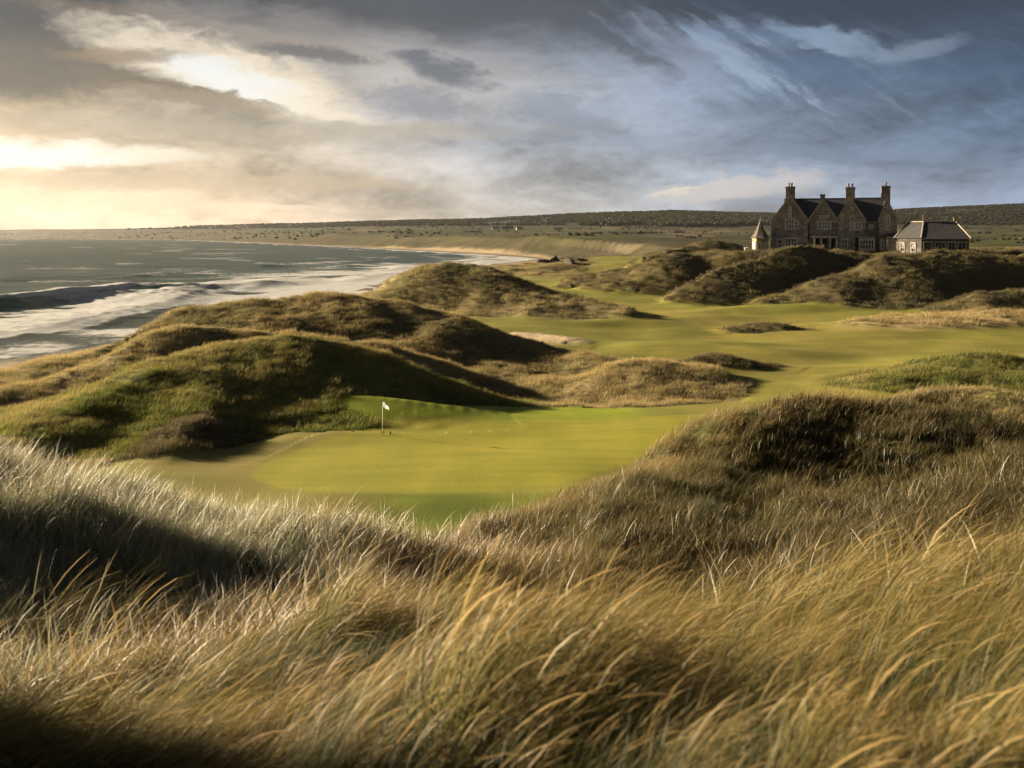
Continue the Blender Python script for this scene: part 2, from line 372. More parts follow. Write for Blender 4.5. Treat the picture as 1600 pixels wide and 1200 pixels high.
    shore = sstep(0.0, 0.5, z - prof)
    z = np.where((sdv < 46) | (r > 250), lim, z)
    rough = np.clip(wk[1:].sum(0), 0, 1) * np.where(wk[5] > .5, .3, 1)
    # hummocks of the rough ground
    far = sstep(60, 140, r)
    h = fbm(x / 6.5, y / 6.5, 3, 2) * (0.34 + 0.16 * far) + fbm(x / 1.9, y / 1.9, 2, 8) * 0.30 * (1 - sstep(90, 150, r)) + fbm(x / 16, y / 16, 2, 9) * 0.8 * far
    z = z + 3.3 * np.exp(-(((x + 6.2) / 1.7) ** 2 + ((y - 4.7) / 2.0) ** 2)) * (r < 30)  # unseen bump left of view, added to shadow the bottom foreground
    mid_ = sstep(8, 12, r) * (1 - sstep(30, 42, r))
    h = h + mid_ * (fbm(x / 3.2, y / 3.2, 2, 421) * .62 + fbm(x / 1.15, y / 1.15, 2, 425) * .22)
    offl = sstep(.62, .82, -x / np.maximum(y, 1)) * (r < 32) * (x < -2)
    z = z + offl * fbm(x / 2.2, y / 2.2, 3, 401) * .9  # unseen left ground roughened to break up the shadow edge it casts
    fgm = 1 - sstep(9, 16, r)
    h = h + fgm * (fbm(x / 2.1 + y / 5, y / 1.4, 2, 33) * .85 + fbm(x / .8, y / .55, 2, 37) * .2)
    for hx, hy, hr, hd in ((-.75, 2.7, .9, 1.0), (1.2, 4.3, .85, .9), (2.1, 3.1, .5, .4), (-1.9, 3.6, .6, .4), (.1, 5.6, .6, .4)): h = h - hd * np.exp(-((x - hx) ** 2 + (y - hy) ** 2) / hr ** 2) / .4
    heath = wk[2]
    h = h + heath * np.abs(fbm(x / 3.1, y / 3.1, 2, 31)) * 0.35 * (1 - sstep(200, 300, r))
    fold = .42 - np.abs(fbm(x / 15 + y / 34, y / 26 - x / 40, 3, 131)) * 1.5
    h = h * np.where(heath > .5, 1, .75) + fold * 1.15 * sstep(46, 62, r) * (1 - sstep(300, 400, r))
    near = 1 - 0.6 * (1 - sstep(6, 14, r))
    z = z + h * rough * near * sstep(0.5, 3, sdv)
    z = z + fbm(x / 9, y / 9, 2, 12) * (0.10 * sstep(40, 60, y)) * (1 - rough) * (r < 400) * sstep(1, 4, sdv)
    z = z + (fbm(x / 24 + y / 60, y / 11, 3, 18) * .85 * sstep(92, 112, y) + fbm(x / 17 + 4, y / 10, 2, 29) * .34 * (1 - sstep(80, 92, y)) * sstep(46, 56, y)) * (1 - rough) * (r < 450) * sstep(1, 4, sdv)
    return z, feat, wk, rough, sdv

# colours that the ground and the plants themselves have
def cm(a): return np.array(a, float)
KC = {'mown': cm((.175, .175, .034)), 'green_rough': cm((.115, .115, .032)), 'heath': cm((.085, .072, .038)), 'straw': cm((.20, .165, .09)),
      'pale': cm((.30, .24, .135)), 'sand': cm((.40, .33, .23)), 'marram': cm((.075, .064, .032))}
def ground_colour(x, y, z, feat, wk, rough, sdv):
    r = np.hypot(x, y)
    n1 = fbm(x / 11, y / 11, 4, 3); n2 = fbm(x / 3, y / 3, 3, 14); n3 = fbm(x / 40, y / 25, 3, 55)
    c = np.zeros(x.shape + (3,)); tot = np.maximum(wk.sum(0), 1e-6)
    plain = np.clip(1 - wk.sum(0), 0, 1)
    fw = KC['mown'] * (1 + 0.22 * n1[..., None] + .22 * fbm(x / 16, y / 3.5, 3, 73)[..., None])
    dry = sstep(0.05, 0.6, n3 + 0.3 * n1)[..., None] * 0.45
    fw = fw * (1 - dry) + cm((.24, .195, .055)) * dry
    c += plain[..., None] * fw
    for j, k in enumerate(KINDS):
        kc = np.broadcast_to(KC[k], x.shape + (3,)).copy()
        if k in ('straw', 'green_rough', 'heath', 'marram'):
            a = sstep(-0.25, 0.45, n1 + 0.5 * n2)[..., None]
            alt = {'straw': (.085, .082, .030), 'green_rough': (.135, .112, .045), 'heath': (.105, .090, .036), 'marram': (.07, .072, .028)}[k]
            kc = kc * (1 - a) + cm(alt) * a
        c += wk[j][..., None] * kc
    # putting green, its collar and the brownish apron to its left
    gdn = polydist(x, y, GREEN)
    m = (y > 40) & (y < 82) & (rough < .9)
    g = sstep(-0.3, 0.5, gdn) * m
    fr = (m * (1 - g) * sstep(54, 50, y + .25 * x + 1.5 * n1) * (1 - rough))[..., None]
    c = c * (1 - fr) + cm((.105, .135, .014)) * (1 + .35 * n2[..., None]) * fr
    c = c * (1 - g[..., None]) + (cm((.225, .222, .028)) * (1 + 0.12 * n1[..., None] + .06 * n3[..., None])) * g[..., None]
    lush = (m * sstep(9, 5, polyline(x, y, RID[2][4])[0]) * (1 - g) * sstep(68, 70.5, y) * (1 - rough))[..., None]
    c = c * (1 - lush) + cm((.185, .225, .014)) * (1 + .2 * n2[..., None]) * lush
    ap = m * (1 - g) * sstep(4, 9, -x - 1) * (1 - rough) * sstep(-12, -2, gdn) * sstep(71, 68, y)
    c = c * (1 - .6 * ap[..., None]) + cm((.20, .16, .05)) * .6 * ap[..., None]
    # far country: fields, scrub and moor
    f = sstep(300, 520, r)[..., None]
    cell = vnoise(np.floor(x / 90 + fbm(x / 200, y / 200, 2, 6)), np.floor(y / 130 + fbm(x / 200, y / 200, 2, 7)), 71)
    fc = np.where(cell[..., None] < .35, cm((.062, .070, .020)), np.where(cell[..., None] < .6, cm((.040, .042, .018)), np.where(cell[..., None] < .86, cm((.070, .062, .034)), cm((.14, .12, .08)))))
    sc_ = sstep(0.02, 0.35, fbm(x / 70, y / 90, 4, 19))[..., None]
    fc = fc * (1 - .75 * sc_) + cm((.045, .043, .022)) * .75 * sc_
    up = sstep(38, 60, z)[..., None]
    fc = fc * (1 - up) + (cm((.026, .027, .021)) * (1 + .4 * n3[..., None])) * up
    fc = fc * (.82 + .35 * fbm(x / 30, y / 12, 3, 88)[..., None])
    c = c * (1 - f) + fc * f
    # cliffs and beach
    cl = (sstep(2, 8, sdv) * (1 - sstep(30, 60, sdv / (1 + np.maximum(r - 900, 0) / 700))) * sstep(450, 800, r))[..., None]
    cc = np.where(fbm(x / 24, y / 24, 3, 15)[..., None] > 0, cm((.075, .064, .036)), cm((.045, .044, .022)))
    c = c * (1 - .8 * cl) + cc * .8 * cl
    b = (1 - sstep(9, 20, sdv + 4 * n2 + 12 * (r > 450) * 0))[..., None]
    wet = (1 - sstep(1, 9, sdv))[..., None]
    bc = cm((.27, .22, .155)) * (1 - wet) + cm((.10, .088, .07)) * wet
    c = c * (1 - b) + bc * b
    return np.clip(c, .004, .9), gdn

# ------------------------------------------------------------------ object helpers
def tag(o, label=None, cat=None, group=None, kind=None):
    if label: o['label'] = label
    if cat: o['category'] = cat
    if group: o['group'] = group
    if kind: o['kind'] = kind
    return o
def link(name, me, mat=None, parent=None):
    o = bpy.data.objects.new(name, me); COL.objects.link(o)
    if mat is not None and not me.materials: me.materials.append(mat)
    if parent is not None: o.parent = parent
    return o
def empty(name, loc, rz=0):
    o = bpy.data.objects.new(name, None); COL.objects.link(o); o.location = loc; o.rotation_euler = (0, 0, rz); o.empty_display_size = .3
    return o
def np_mesh(name, V, Fq, smooth=True):
    me = bpy.data.meshes.new(name); n = Fq.shape[1]
    me.vertices.add(len(V)); me.vertices.foreach_set('co', np.ascontiguousarray(V, np.float32).ravel())
    me.loops.add(Fq.size); me.loops.foreach_set('vertex_index', np.ascontiguousarray(Fq, np.int32).ravel())
    me.polygons.add(len(Fq)); me.polygons.foreach_set('loop_start', np.arange(0, Fq.size, n, dtype=np.int32))
    me.polygons.foreach_set('loop_total', np.full(len(Fq), n, np.int32))
    me.polygons.foreach_set('use_smooth', np.full(len(Fq), smooth))
    me.update(calc_edges=True); return me
def vcol(me, name, arr):
    a = me.attributes.new(name, 'FLOAT_COLOR', 'POINT')
    v = np.ones((len(arr), 4), np.float32); v[:, :arr.shape[1]] = arr; a.data.foreach_set('color', v.ravel())
def material(name):
    m = bpy.data.materials.new(name); m.use_nodes = True; m.node_tree.nodes.clear(); return m, NT(m.node_tree)
def finish(n, shader):
    o = n.new('ShaderNodeOutputMaterial'); n.nt.links.new(shader, o.inputs[0]); return o
def principled(n, col, rough=.8, normal=None, spec=.3, **kw):
    p = n.new('ShaderNodeBsdfPrincipled'); n.put(p.inputs['Base Color'], col); n.put(p.inputs['Roughness'], rough)
    n.put(p.inputs['Specular IOR Level'], spec)
    for k, v in kw.items(): n.put(p.inputs[k], v)
    if normal is not None: n.put(p.inputs['Normal'], normal)
    return p.outputs[0]

# ------------------------------------------------------------------ ground sheet, split where its cover changes
fineA = np.arange(-33, 33.001, 0.09)
angs = np.radians(np.r_[np.arange(-180, -33.5, 4.9), fineA, np.arange(38, 180.1, 4.733)])
def geo(a, b, k): return np.exp(np.arange(math.log(a), math.log(b), k))
rad = np.r_[geo(.8, 16, .014), geo(16, 250, .0072), geo(250, 12000, .0125)]
A, RR = np.meshgrid(angs, rad)
GX, GY = RR * np.sin(A), RR * np.cos(A)
GZ, FEAT, WK, ROUGH, SDV = land(GX, GY)
GC, GDN = ground_colour(GX, GY, GZ, FEAT, WK, ROUGH, SDV)
nr, na = GX.shape
pos = np.stack([GX, GY, GZ], -1)
du = np.gradient(pos, axis=1); dv = np.gradient(pos, axis=0)
nor = np.cross(du, dv); nor /= np.linalg.norm(nor, axis=-1, keepdims=True) + 1e-12
nor *= np.sign(nor[..., 2:3] + 1e-9)
idx = np.arange(nr * na).reshape(nr, na)
quads = np.stack([idx[:-1, :-1], idx[:-1, 1:], idx[1:, 1:], idx[1:, :-1]], -1).reshape(-1, 4)
cls = FEAT.copy()
plain = FEAT == -1
cls[plain] = -1
rr = np.hypot(GX, GY)
cls[plain & (GDN > 0) & (GY > 40) & (GY < 80) & (ROUGH < .6)] = -2
cls[plain & (rr > 330)] = -3
cls[plain & (rr > 330) & (GZ > 60)] = -4
cls[(SDV < 13)] = -5
# class of a face = class of its first corner
fcl = cls.reshape(-1)[quads[:, 0]]
gm, g = material('turf_and_soil')
gp = g.new('ShaderNodeNewGeometry').outputs['Position']
gcol = g.attr('col')
nf = g.noise(g.vmul(gp, (6.0, 6.0, 6.0)), 1, 4, .65)
nm = g.noise(g.vmul(gp, (.9, .55, .9)), 1, 5, .6)
gc2 = g.mix(1.0, gcol, g.ramp(nf, [(.25, (.62, .62, .6)), (.75, (1.38, 1.36, 1.3))]), 'MULTIPLY')
gc2 = g.mix(1.0, gc2, g.ramp(nm, [(.3, (.80, .82, .80)), (.7, (1.2, 1.16, 1.1))]), 'MULTIPLY')
bh = g.add(g.mul(nf, .35), nm)
finish(g, principled(g, gc2, .9, g.bump(bh, .55, .12), .12))
gs_m, g = material('mown_turf')
gp = g.new('ShaderNodeNewGeometry').outputs['Position']; gcol = g.attr('col')
nf = g.noise(g.vmul(gp, (9.0, 9.0, 9.0)), 1, 3, .6); nm = g.noise(g.vmul(gp, (.35, .10, .3)), 1, 4, .55); ns_ = g.noise(g.vmul(gp, (.12, .9, .3)), 1, 3, .5)
gc2 = g.mix(1.0, gcol, g.ramp(nf, [(.25, (.86, .87, .86)), (.75, (1.14, 1.13, 1.1))]), 'MULTIPLY')
gc2 = g.mix(1.0, gc2, g.ramp(nm, [(.3, (.86, .90, .86)), (.7, (1.14, 1.08, 1.1))]), 'MULTIPLY')
gc2 = g.mix(1.0, gc2, g.ramp(ns_, [(.35, (.90, .93, .90)), (.65, (1.08, 1.05, 1.05))]), 'MULTIPLY')
finish(g, principled(g, gc2, .85, g.bump(g.add(nf, g.mul(ns_, 2.0)), .35, .05), .15))
def ground_part(mask, name, label):
    q = quads[mask]
    if not len(q): return None
    u, inv = np.unique(q.ravel(), return_inverse=True)
    me = np_mesh(name, pos.reshape(-1, 3)[u], inv.reshape(-1, 4)); vcol(me, 'col', GC.reshape(-1, 3)[u])
    me.normals_split_custom_set_from_vertices(nor.reshape(-1, 3)[u].tolist())
    o = link(name, me, gs_m if name in ('putting_green', 'fairway', 'mound') else gm); tag(o, label, kind='structure'); return o
ground_part(fcl == -2, 'putting_green', 'smooth mown putting green with the flag')
ground_part(fcl == -1, 'fairway', 'mown fairway turf rolling between the dunes')
ground_part(fcl == -3, 'fields', 'far fields and scrub behind the bay')
ground_part(fcl == -4, 'hill', 'dark low hills along the skyline')
ground_part(fcl == -5, 'beach', 'sandy beach along the waterline')
ground_part(fcl == 99, 'hillside', 'grassy hillside falling away below the viewpoint')
for i in range(len(RIDGES)):
    ground_part(fcl == i, 'mound' if RIDGES[i][0] == 'mown' else 'dune', None)

# ------------------------------------------------------------------ sea
sa = np.radians(np.r_[np.arange(-75, -34, 1.5), np.arange(-34, 6, .13)])
sr = np.r_[geo(85, 420, .0042), geo(420, 9000, .012)]
SA, SR = np.meshgrid(sa, sr); SX, SY = SR * np.sin(SA), SR * np.cos(SA)
sco = coast(SX, SY); off = -sco                                   # metres out from the waterline
sz = np.zeros(SX.shape); foam = np.zeros(SX.shape)
fade = sstep(0, 25, off)
sz += (fbm(SX / 20, SY / 7, 2, 101) * .24 + fbm(SX / 60, SY / 24, 2, 104) * .6) * fade * (1 - sstep(500, 1500, SR) * .5)
sz += fbm(SX / 4, SY / 2.6, 2, 107) * .16 * fade * (1 - sstep(250, 420, SR))
def crest(pts, hh, wf, wb):
    dd, s, h, t = polyline(SX, SY, [(a, b, c) for a, b, c in pts])
    n = fbm(SX / 22, SY / 22, 2, 111) * 1.0
    dd = np.maximum(np.where(s > 0, dd + n, dd - n), 0)
    q = np.where(s > 0, dd / wb, dd / wf)
    return h * hh * np.where(s > 0, np.exp(-q ** 2 * 2.2), np.clip(1 - q, 0, 1) ** 1.6), dd, s, t
def at0(px, py, h=0.0):
    Y = (CZ - h) * F / (py - HZ); return ((px - 800) / F * Y, Y)
big = [(*at0(-350, 478, 3.0), 2.8), (*at0(-150, 464, 3.4), 3.4), (*at0(0, 456, 3.6), 3.6), (*at0(100, 447, 3.7), 3.7), (*at0(200, 440, 3.4), 3.4), (*at0(260, 443, 2.4), 2.2), (*at0(340, 441, 2.2), 2.2), (*at0(420, 438, 1.6), 1.6), (*at0(480, 436, 1.0), .5)]
hz_, dd, s, t = crest(big, .75, 11, 26); sz += hz_
foam += np.exp(-(dd / 1.7) ** 2) * sstep(.3, .7, vnoise(SX / 7, SY / 7, 130) + .3) * (t < 4.6) * .9
foam += np.exp(-(dd / 1.0) ** 2) * .4 * (t >= 4.6)
bore = [(*at0(-300, 560), 1.0), (*at0(-120, 540), 1.2), (*at0(0, 522), 1.5), (*at0(100, 509), 1.7), (*at0(200, 490), 2.0), (*at0(270, 472), 2.2), (*at0(318, 458), 2.0)]
hz_, db, s2, t2 = crest(bore, 1, 9, 18); sz += hz_ * .42 * (1 + .15 * fbm(SX / 2.2, SY / 2.2, 3, 141))
beh = np.where(s2 > 0, db, 99)
foam += np.where(s2 > 0, np.exp(-(db / (17 + 9 * fbm(SX / 9, SY / 9, 2, 146))) ** 2), np.exp(-(db / 4.5) ** 4)) * 1.3
# collapsing part of the wave and the foam trail behind the bore
pile = at0(255, 452, 1.5)
pm = np.exp(-(((SX - pile[0]) / 9) ** 2 + ((SY - pile[1]) / 22) ** 2))
sz += pm * 1.6 * (1 + .5 * fbm(SX / 3, SY / 3, 3, 151)); foam += pm * 1.3
trail = (t > 0) & (s < 0) & (s2 > 0)
near_face = np.where(s < 0, sstep(7, 13, dd), 1)
foam *= np.where(dd > 2, near_face, 1)
foam += np.where(trail, .62 * near_face * sstep(-.25, .5, fbm(SX / 9, SY / 4, 4, 161)), 0)
# further breakers and the wash along the shore
for k, (o0, amp, hgt, seed) in enumerate([(16, .9, .5, 201), (38, .75, .7, 205), (66, .6, .8, 209), (105, .45, .7, 213)]):
    lo = off - o0 - fbm(SX / 50, SY / 50, 2, seed) * 12
    br = sstep(.0, .45, fbm(SX / 40, SY / 60, 3, seed + 2) + .12) * sstep(235, 330, SR)
    sz += np.exp(-(lo / 6) ** 2) * hgt * br
    foam += amp * br * np.where(lo < 0, np.exp(-(lo / 11) ** 2), np.exp(-(lo / 2.5) ** 2))
wash = sstep(26, 4, off)
foam += wash * (.50 + .5 * fbm(SX / 12, SY / 5, 4, 221)) * sstep(.5, 3, off)
foam += .55 * sstep(-.1, .5, fbm(SX / 30, SY / 12, 4, 231)) * sstep(85, 20, off)
foam += sstep(.30, .5, fbm(SX / (14 + SR / 60), SY / (5 + SR / 90), 3, 241)) * .5 * sstep(40, 120, off)          # scattered whitecaps
mid = sstep(215, 260, SR) * sstep(900, 500, SR)
foam += mid * sstep(150, 20, off) * .75 * sstep(-.30, .35, fbm(SX / 26, SY / 16, 4, 251) + .35 * sstep(90, 10, off))
sz *= sstep(-2, 6, off)
keep = off > -14
sidx = np.arange(SX.size).reshape(SX.shape)
sq = np.stack([sidx[:-1, :-1], sidx[:-1, 1:], sidx[1:, 1:], sidx[1:, :-1]], -1).reshape(-1, 4)
sq = sq[keep.reshape(-1)[sq].all(1)]
u, inv = np.unique(sq.ravel(), return_inverse=True)
sme = np_mesh('sea', np.stack([SX, SY, sz + .02], -1).reshape(-1, 3)[u], inv.reshape(-1, 4))
thin = sstep(60, 0, off)
vcol(sme, 'foam', np.stack([np.clip(foam, 0, 1.4), thin, thin * 0], -1).reshape(-1, 3)[u])
wm, w = material('sea_water')
wp = w.new('ShaderNodeNewGeometry').outputs['Position']
fo = w.sep(w.attr('foam'))
fn = w.noise(w.vmul(wp, (.55, .30, .5)), 1, 7, .68, .4)
fmask = w.step(w.add(fo[0], w.mul(w.sub(fn, .5), 1.1)), .30, .85)
rip = w.add(w.noise(w.vmul(wp, (.35, .8, .5)), 1, 6, .62), w.mul(w.noise(w.vmul(wp, (2.0, 3.2, 2.0)), 1, 3, .6), .3))
rip = w.add(rip, w.mul(w.noise(w.vmul(wp, (.045, .13, .1)), 1, 4, .6), 2.5))
wb_ = w.bump(rip, .9, .55)
wcol = w.mix(fo[1], (.042, .082, .066), (.080, .088, .074))
wb_ = w.bump(w.mul(rip, w.mad(fo[1], -.85, 1.0)), .95, .8)
water = principled(w, wcol, .2, wb_, .5)
fcol = principled(w, w.mix(fn, (.62, .65, .67), (.90, .91, .91)), .9, w.bump(fn, .4, .4), .1)
wt = w.new('ShaderNodeBsdfTranslucent'); w.put(wt.inputs[0], (.20, .42, .30)); mw = w.new('ShaderNodeMixShader'); mw.inputs[0].default_value = .45
w.nt.links.new(water, mw.inputs[1]); w.nt.links.new(wt.outputs[0], mw.inputs[2]); water = mw.outputs[0]
ms = w.new('ShaderNodeMixShader'); w.put(ms.inputs[0], fmask); w.nt.links.new(water, ms.inputs[1]); 
ft = w.new('ShaderNodeBsdfTranslucent'); w.put(ft.inputs[0], (.85, .87, .88)); mf = w.new('ShaderNodeMixShader'); mf.inputs[0].default_value = .45
w.nt.links.new(fcol, mf.inputs[1]); w.nt.links.new(ft.outputs[0], mf.inputs[2]); w.nt.links.new(mf.outputs[0], ms.inputs[2])
finish(w, ms.outputs[0])
tag(link('sea', sme, wm), 'grey green sea with breaking waves and white foam', kind='structure')

# ------------------------------------------------------------------ grass (nobody could count it)
def tuft_mesh(name, n, spread, hlo, hhi, wid, lean, curl, segs=4, seed=0, head=0.0, zscat=.8, flat=0.0):
    """n curved ribbons leaning with the wind (+X); vertex attribute bt = (height along blade, random, is seed head)"""
    rg = np.random.default_rng(seed); V = []; Fc = []; B = []
    for i in range(n):
        a = rg.uniform(0, 6.283); rr_ = spread * math.sqrt(rg.uniform()); bx, by = rr_ * math.cos(a), rr_ * math.sin(a)
        h = rg.uniform(hlo, hhi); th = rg.normal(0, zscat); wv = wid * rg.uniform(.7, 1.3)
        ln = lean + rg.normal(0, .14); dirx, diry = math.cos(th), math.sin(th)
        face = rg.uniform(0, 3.14); rnd = rg.uniform(); hd = rg.uniform() < head
        x = y = z = 0.0; b0 = len(V)
        for k in range(segs + 1):
            t = k / segs; an = ln * (.35 + .9 * t) + curl * t * t * rg.uniform(.7, 1.3)
            ww = wv * (1 - t) ** .7 if not hd else (wv * .55 if t < .62 else wv * (1.9 if t < .95 else .3))
            ex, ey = math.cos(face) * ww / 2, math.sin(face) * ww / 2
            px, py, pz = bx + x, by + y, z
            V += [(px - ex, py - ey, pz), (px + ex, py + ey, pz)]; B += [(t, rnd, float(hd and t > .6))] * 2
            st = h / segs; x += dirx * math.sin(an) * st; y += diry * math.sin(an) * st; z += math.cos(an) * st
        for k in range(segs): q = b0 + 2 * k; Fc.append((q, q + 1, q + 3, q + 2))
    me = np_mesh(name, np.array(V) - np.array([0, 0, .04]), np.array(Fc), smooth=True); vcol(me, 'bt', np.array(B)); return me
def grass_material(name, gloss=.06, trans=.45, grough=.35):
    m, n = material(name)
    bt = n.sep(n.attr('bt')); c = n.attr('col', 'INSTANCER')
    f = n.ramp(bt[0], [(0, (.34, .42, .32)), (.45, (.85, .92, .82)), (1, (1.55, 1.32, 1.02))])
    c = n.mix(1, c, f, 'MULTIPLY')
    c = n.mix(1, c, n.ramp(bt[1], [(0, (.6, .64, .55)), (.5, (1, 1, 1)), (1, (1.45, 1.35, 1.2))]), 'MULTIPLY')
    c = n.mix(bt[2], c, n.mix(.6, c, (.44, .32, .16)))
    df = n.new('ShaderNodeBsdfDiffuse'); n.put(df.inputs[0], c)
    tr = n.new('ShaderNodeBsdfTranslucent'); n.put(tr.inputs[0], c)
    gl = n.new('ShaderNodeBsdfGlossy'); gl.inputs[1].default_value = grough; n.put(gl.inputs[0], (.8, .8, .8))
    a = n.new('ShaderNodeMixShader'); a.inputs[0].default_value = trans; n.nt.links.new(df.outputs[0], a.inputs[1]); n.nt.links.new(tr.outputs[0], a.inputs[2])
    b = n.new('ShaderNodeMixShader'); b.inputs[0].default_value = gloss; n.nt.links.new(a.outputs[0], b.inputs[1]); n.nt.links.new(gl.outputs[0], b.inputs[2])
    finish(n, b.outputs[0]); return m
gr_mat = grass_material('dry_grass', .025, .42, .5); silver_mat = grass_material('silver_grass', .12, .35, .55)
def scatter(name, label, srcs, X, Y, Z, sel, rot, scl, colr_, mat):
    me = bpy.data.meshes.new(name); n = len(X); me.vertices.add(n)
    me.vertices.foreach_set('co', np.stack([X, Y, Z], -1).astype(np.float32).ravel())
    for nm, ty, arr, key in (('sel', 'INT', sel.astype(np.int32), 'value'), ('rot', 'FLOAT_VECTOR', rot, 'vector'), ('scl', 'FLOAT_VECTOR', scl, 'vector')):
        a = me.attributes.new(nm, ty, 'POINT'); a.data.foreach_set(key, np.ascontiguousarray(arr, np.int32 if ty == 'INT' else np.float32).ravel())
    vcol(me, 'col', colr_); me.materials.append(mat)
    o = link(name, me); tag(o, label, kind='stuff')
    ng = bpy.data.node_groups.new(name, 'GeometryNodeTree')
    ng.interface.new_socket('Geometry', in_out='INPUT', socket_type='NodeSocketGeometry'); ng.interface.new_socket('Geometry', in_out='OUTPUT', socket_type='NodeSocketGeometry')
    N = ng.nodes; L = ng.links; i_ = N.new('NodeGroupInput'); o_ = N.new('NodeGroupOutput')
    ins = N.new('GeometryNodeInstanceOnPoints'); jn = N.new('GeometryNodeJoinGeometry')
    for src in reversed(srcs):
        so = bpy.data.objects.new(src.name, src)
        if not src.materials: src.materials.append(mat)
        oi = N.new('GeometryNodeObjectInfo'); oi.inputs['As Instance'].default_value = True; oi.inputs['Object'].default_value = so
        L.new(oi.outputs['Geometry'], jn.inputs[0])
    def na_(nm, ty):
        q = N.new('GeometryNodeInputNamedAttribute'); q.data_type = ty; q.inputs[0].default_value = nm; return q.outputs[0]
    L.new(i_.outputs[0], ins.inputs['Points']); L.new(jn.outputs[0], ins.inputs['Instance'])
    ins.inputs['Pick Instance'].default_value = True
    L.new(na_('sel', 'INT'), ins.inputs['Instance Index'])
    e2r = N.new('FunctionNodeEulerToRotation'); L.new(na_('rot', 'FLOAT_VECTOR'), e2r.inputs[0]); L.new(e2r.outputs[0], ins.inputs['Rotation'])
    L.new(na_('scl', 'FLOAT_VECTOR'), ins.inputs['Scale']); L.new(ins.outputs[0], o_.inputs[0])
    md = o.modifiers.new('grass', 'NODES'); md.node_group = ng
    return o
def wedge(n, r0, r1, half=31.0, p=2.0):
    a = np.radians(RNG.uniform(-half, half, n)); u_ = RNG.uniform(0, 1, n)
    r = (r0 ** p + (r1 ** p - r0 ** p) * u_) ** (1 / p); return r * np.sin(a), r * np.cos(a)
def kindmix(wk): return (wk[1:] * RNG.uniform(.6, 1.4, wk[1:].shape)).argmax(0) + 1
def grass_zone(name, label, n, r0, r1, srcs, pick, mat, size, colfn, half=31.0, p=2.0, cond=None, rz=.45):
    X, Y = wedge(n, r0, r1, half, p); Z, ft, wk, rough, sdv = land(X, Y)
    k = kindmix(wk); ok = (rough * RNG.uniform(.75, 1.1, n) > .5) & (sdv > 15 + 5 * RNG.uniform(0, 1, n))
    ok &= k != KINDS.index('sand')
    if cond is not None: ok &= cond(X, Y, Z, k, ft)
    X, Y, Z, k = X[ok], Y[ok], Z[ok], k[ok]; m = len(X)
    s = size * RNG.uniform(.65, 1.3, m); cl = fbm(X / 2.2, Y / 2.2, 3, 303); s *= 1 + (.45 if r0 < 40 and r0 > 5 else .65) * cl
    rot = np.zeros((m, 3)); rot[:, 2] = RNG.normal(.05, rz, m) + (.35 if r0 > 5 else .8) * fbm(X / 4, Y / 4, 2, 310) * (1 if r0 > 5 else 1.0); rot[:, 0] = RNG.normal(0, .12, m); rot[:, 1] = RNG.normal(0, .12, m)
    scl = np.stack([s, s, s * RNG.uniform(.8, 1.25, m)], -1)
    c = colfn(X, Y, k, m)
    return scatter(name, label, srcs, X, Y, Z, pick(k, m, X, Y), rot, scl, np.clip(c, .005, .8), mat)
def pal(k, X, Y, m, bright=1.0):
    """plant colour by kind with patches and plant-to-plant variation"""
    n = fbm(X / 6, Y / 6, 3, 320)[:, None]; j = RNG.uniform(.75, 1.2, (m, 1)); mixr = RNG.uniform(0, 1, (m, 1))
    T = {1: ((.135, .155, .030), (.26, .225, .085)), 2: ((.095, .078, .042), (.20, .165, .075)), 3: ((.34, .275, .155), (.17, .155, .075)),
         4: ((.40, .32, .18), (.33, .25, .13)), 6: ((.25, .195, .105), (.12, .112, .045))}
    c = np.zeros((m, 3))
    for kk, (a, b) in T.items():
        q = k == kk
        f = np.clip(sstep(-.35, .45, n[q]) * .75 + .5 * (mixr[q] - .5), 0, 1)
        c[q] = (cm(a) * (1 - f) + cm(b) * f)
    return c * j * bright

stalks = [tuft_mesh('grass_stalk', 14, .09, .55, 1.2, .0075, .85, .6, 8, 20 + i, head=.22, zscat=.3) for i in range(4)]
leaves = [tuft_mesh('grass_leaf', 14, .10, .35, .65, .006, .70, .75, 6, 40 + i, zscat=.4) for i in range(4)]
marram = [tuft_mesh('marram_leaf', 15, .16, .3, .75, .011, .40, .9, 5, 60 + i, zscat=1.7) for i in range(4)]
clump = [tuft_mesh('grass_clump', 36, .30, .28, .72, .013, .65, .9, 5, 80 + i, zscat=.7) for i in range(4)]
farclump = [tuft_mesh('far_clump', 46, .85, .30, .75, .028, .55, .8, 3, 100 + i, zscat=1.0) for i in range(4)]
heather = [tuft_mesh('heather_clump', 60, .35, .18, .42, .022, .35, 1.1, 3, 120 + i, zscat=3.0) for i in range(4)]
p4 = lambda k, m, X, Y: RNG.integers(0, 4, m)
# foreground: straw stalks over green leaves, bent by the wind
def fg_col(X, Y, k, m):
    n = fbm(X / 1.3, Y / 1.3, 3, 330)[:, None]; j = RNG.uniform(.7, 1.35, (m, 1))
    f = np.clip(sstep(-.12, .55, n - .25 * sstep(-.5, -2.5, X)[:, None]) + .4 * (RNG.uniform(0, 1, (m, 1)) - .5), 0, 1)
    return (cm((.050, .062, .022)) * (1 - f) + cm((.175, .146, .066)) * f) * j
tussock = [tuft_mesh('grass_tussock', 80, .15, .6, 1.3, .007, .95, .55, 8, 140 + i, head=.12, zscat=.32) for i in range(4)]
def ts_col(X, Y, k, m): return (cm((.10, .098, .036)) + (cm((.108, .080, .036))) * np.clip(RNG.normal(.55, .35, (m, 1)), 0, 1)) * RNG.uniform(.75, 1.3, (m, 1))
grass_zone('grass_tussocks', 'big windswept tussocks of long golden grass in the foreground', 2300, 1.9, 11, tussock, p4, gr_mat, .62, ts_col, half=34, p=1.7, rz=.25, cond=lambda X, Y, Z, k, ft: fbm(X / 1.1 - Y / 3, Y / .8, 2, 410) > -.08)
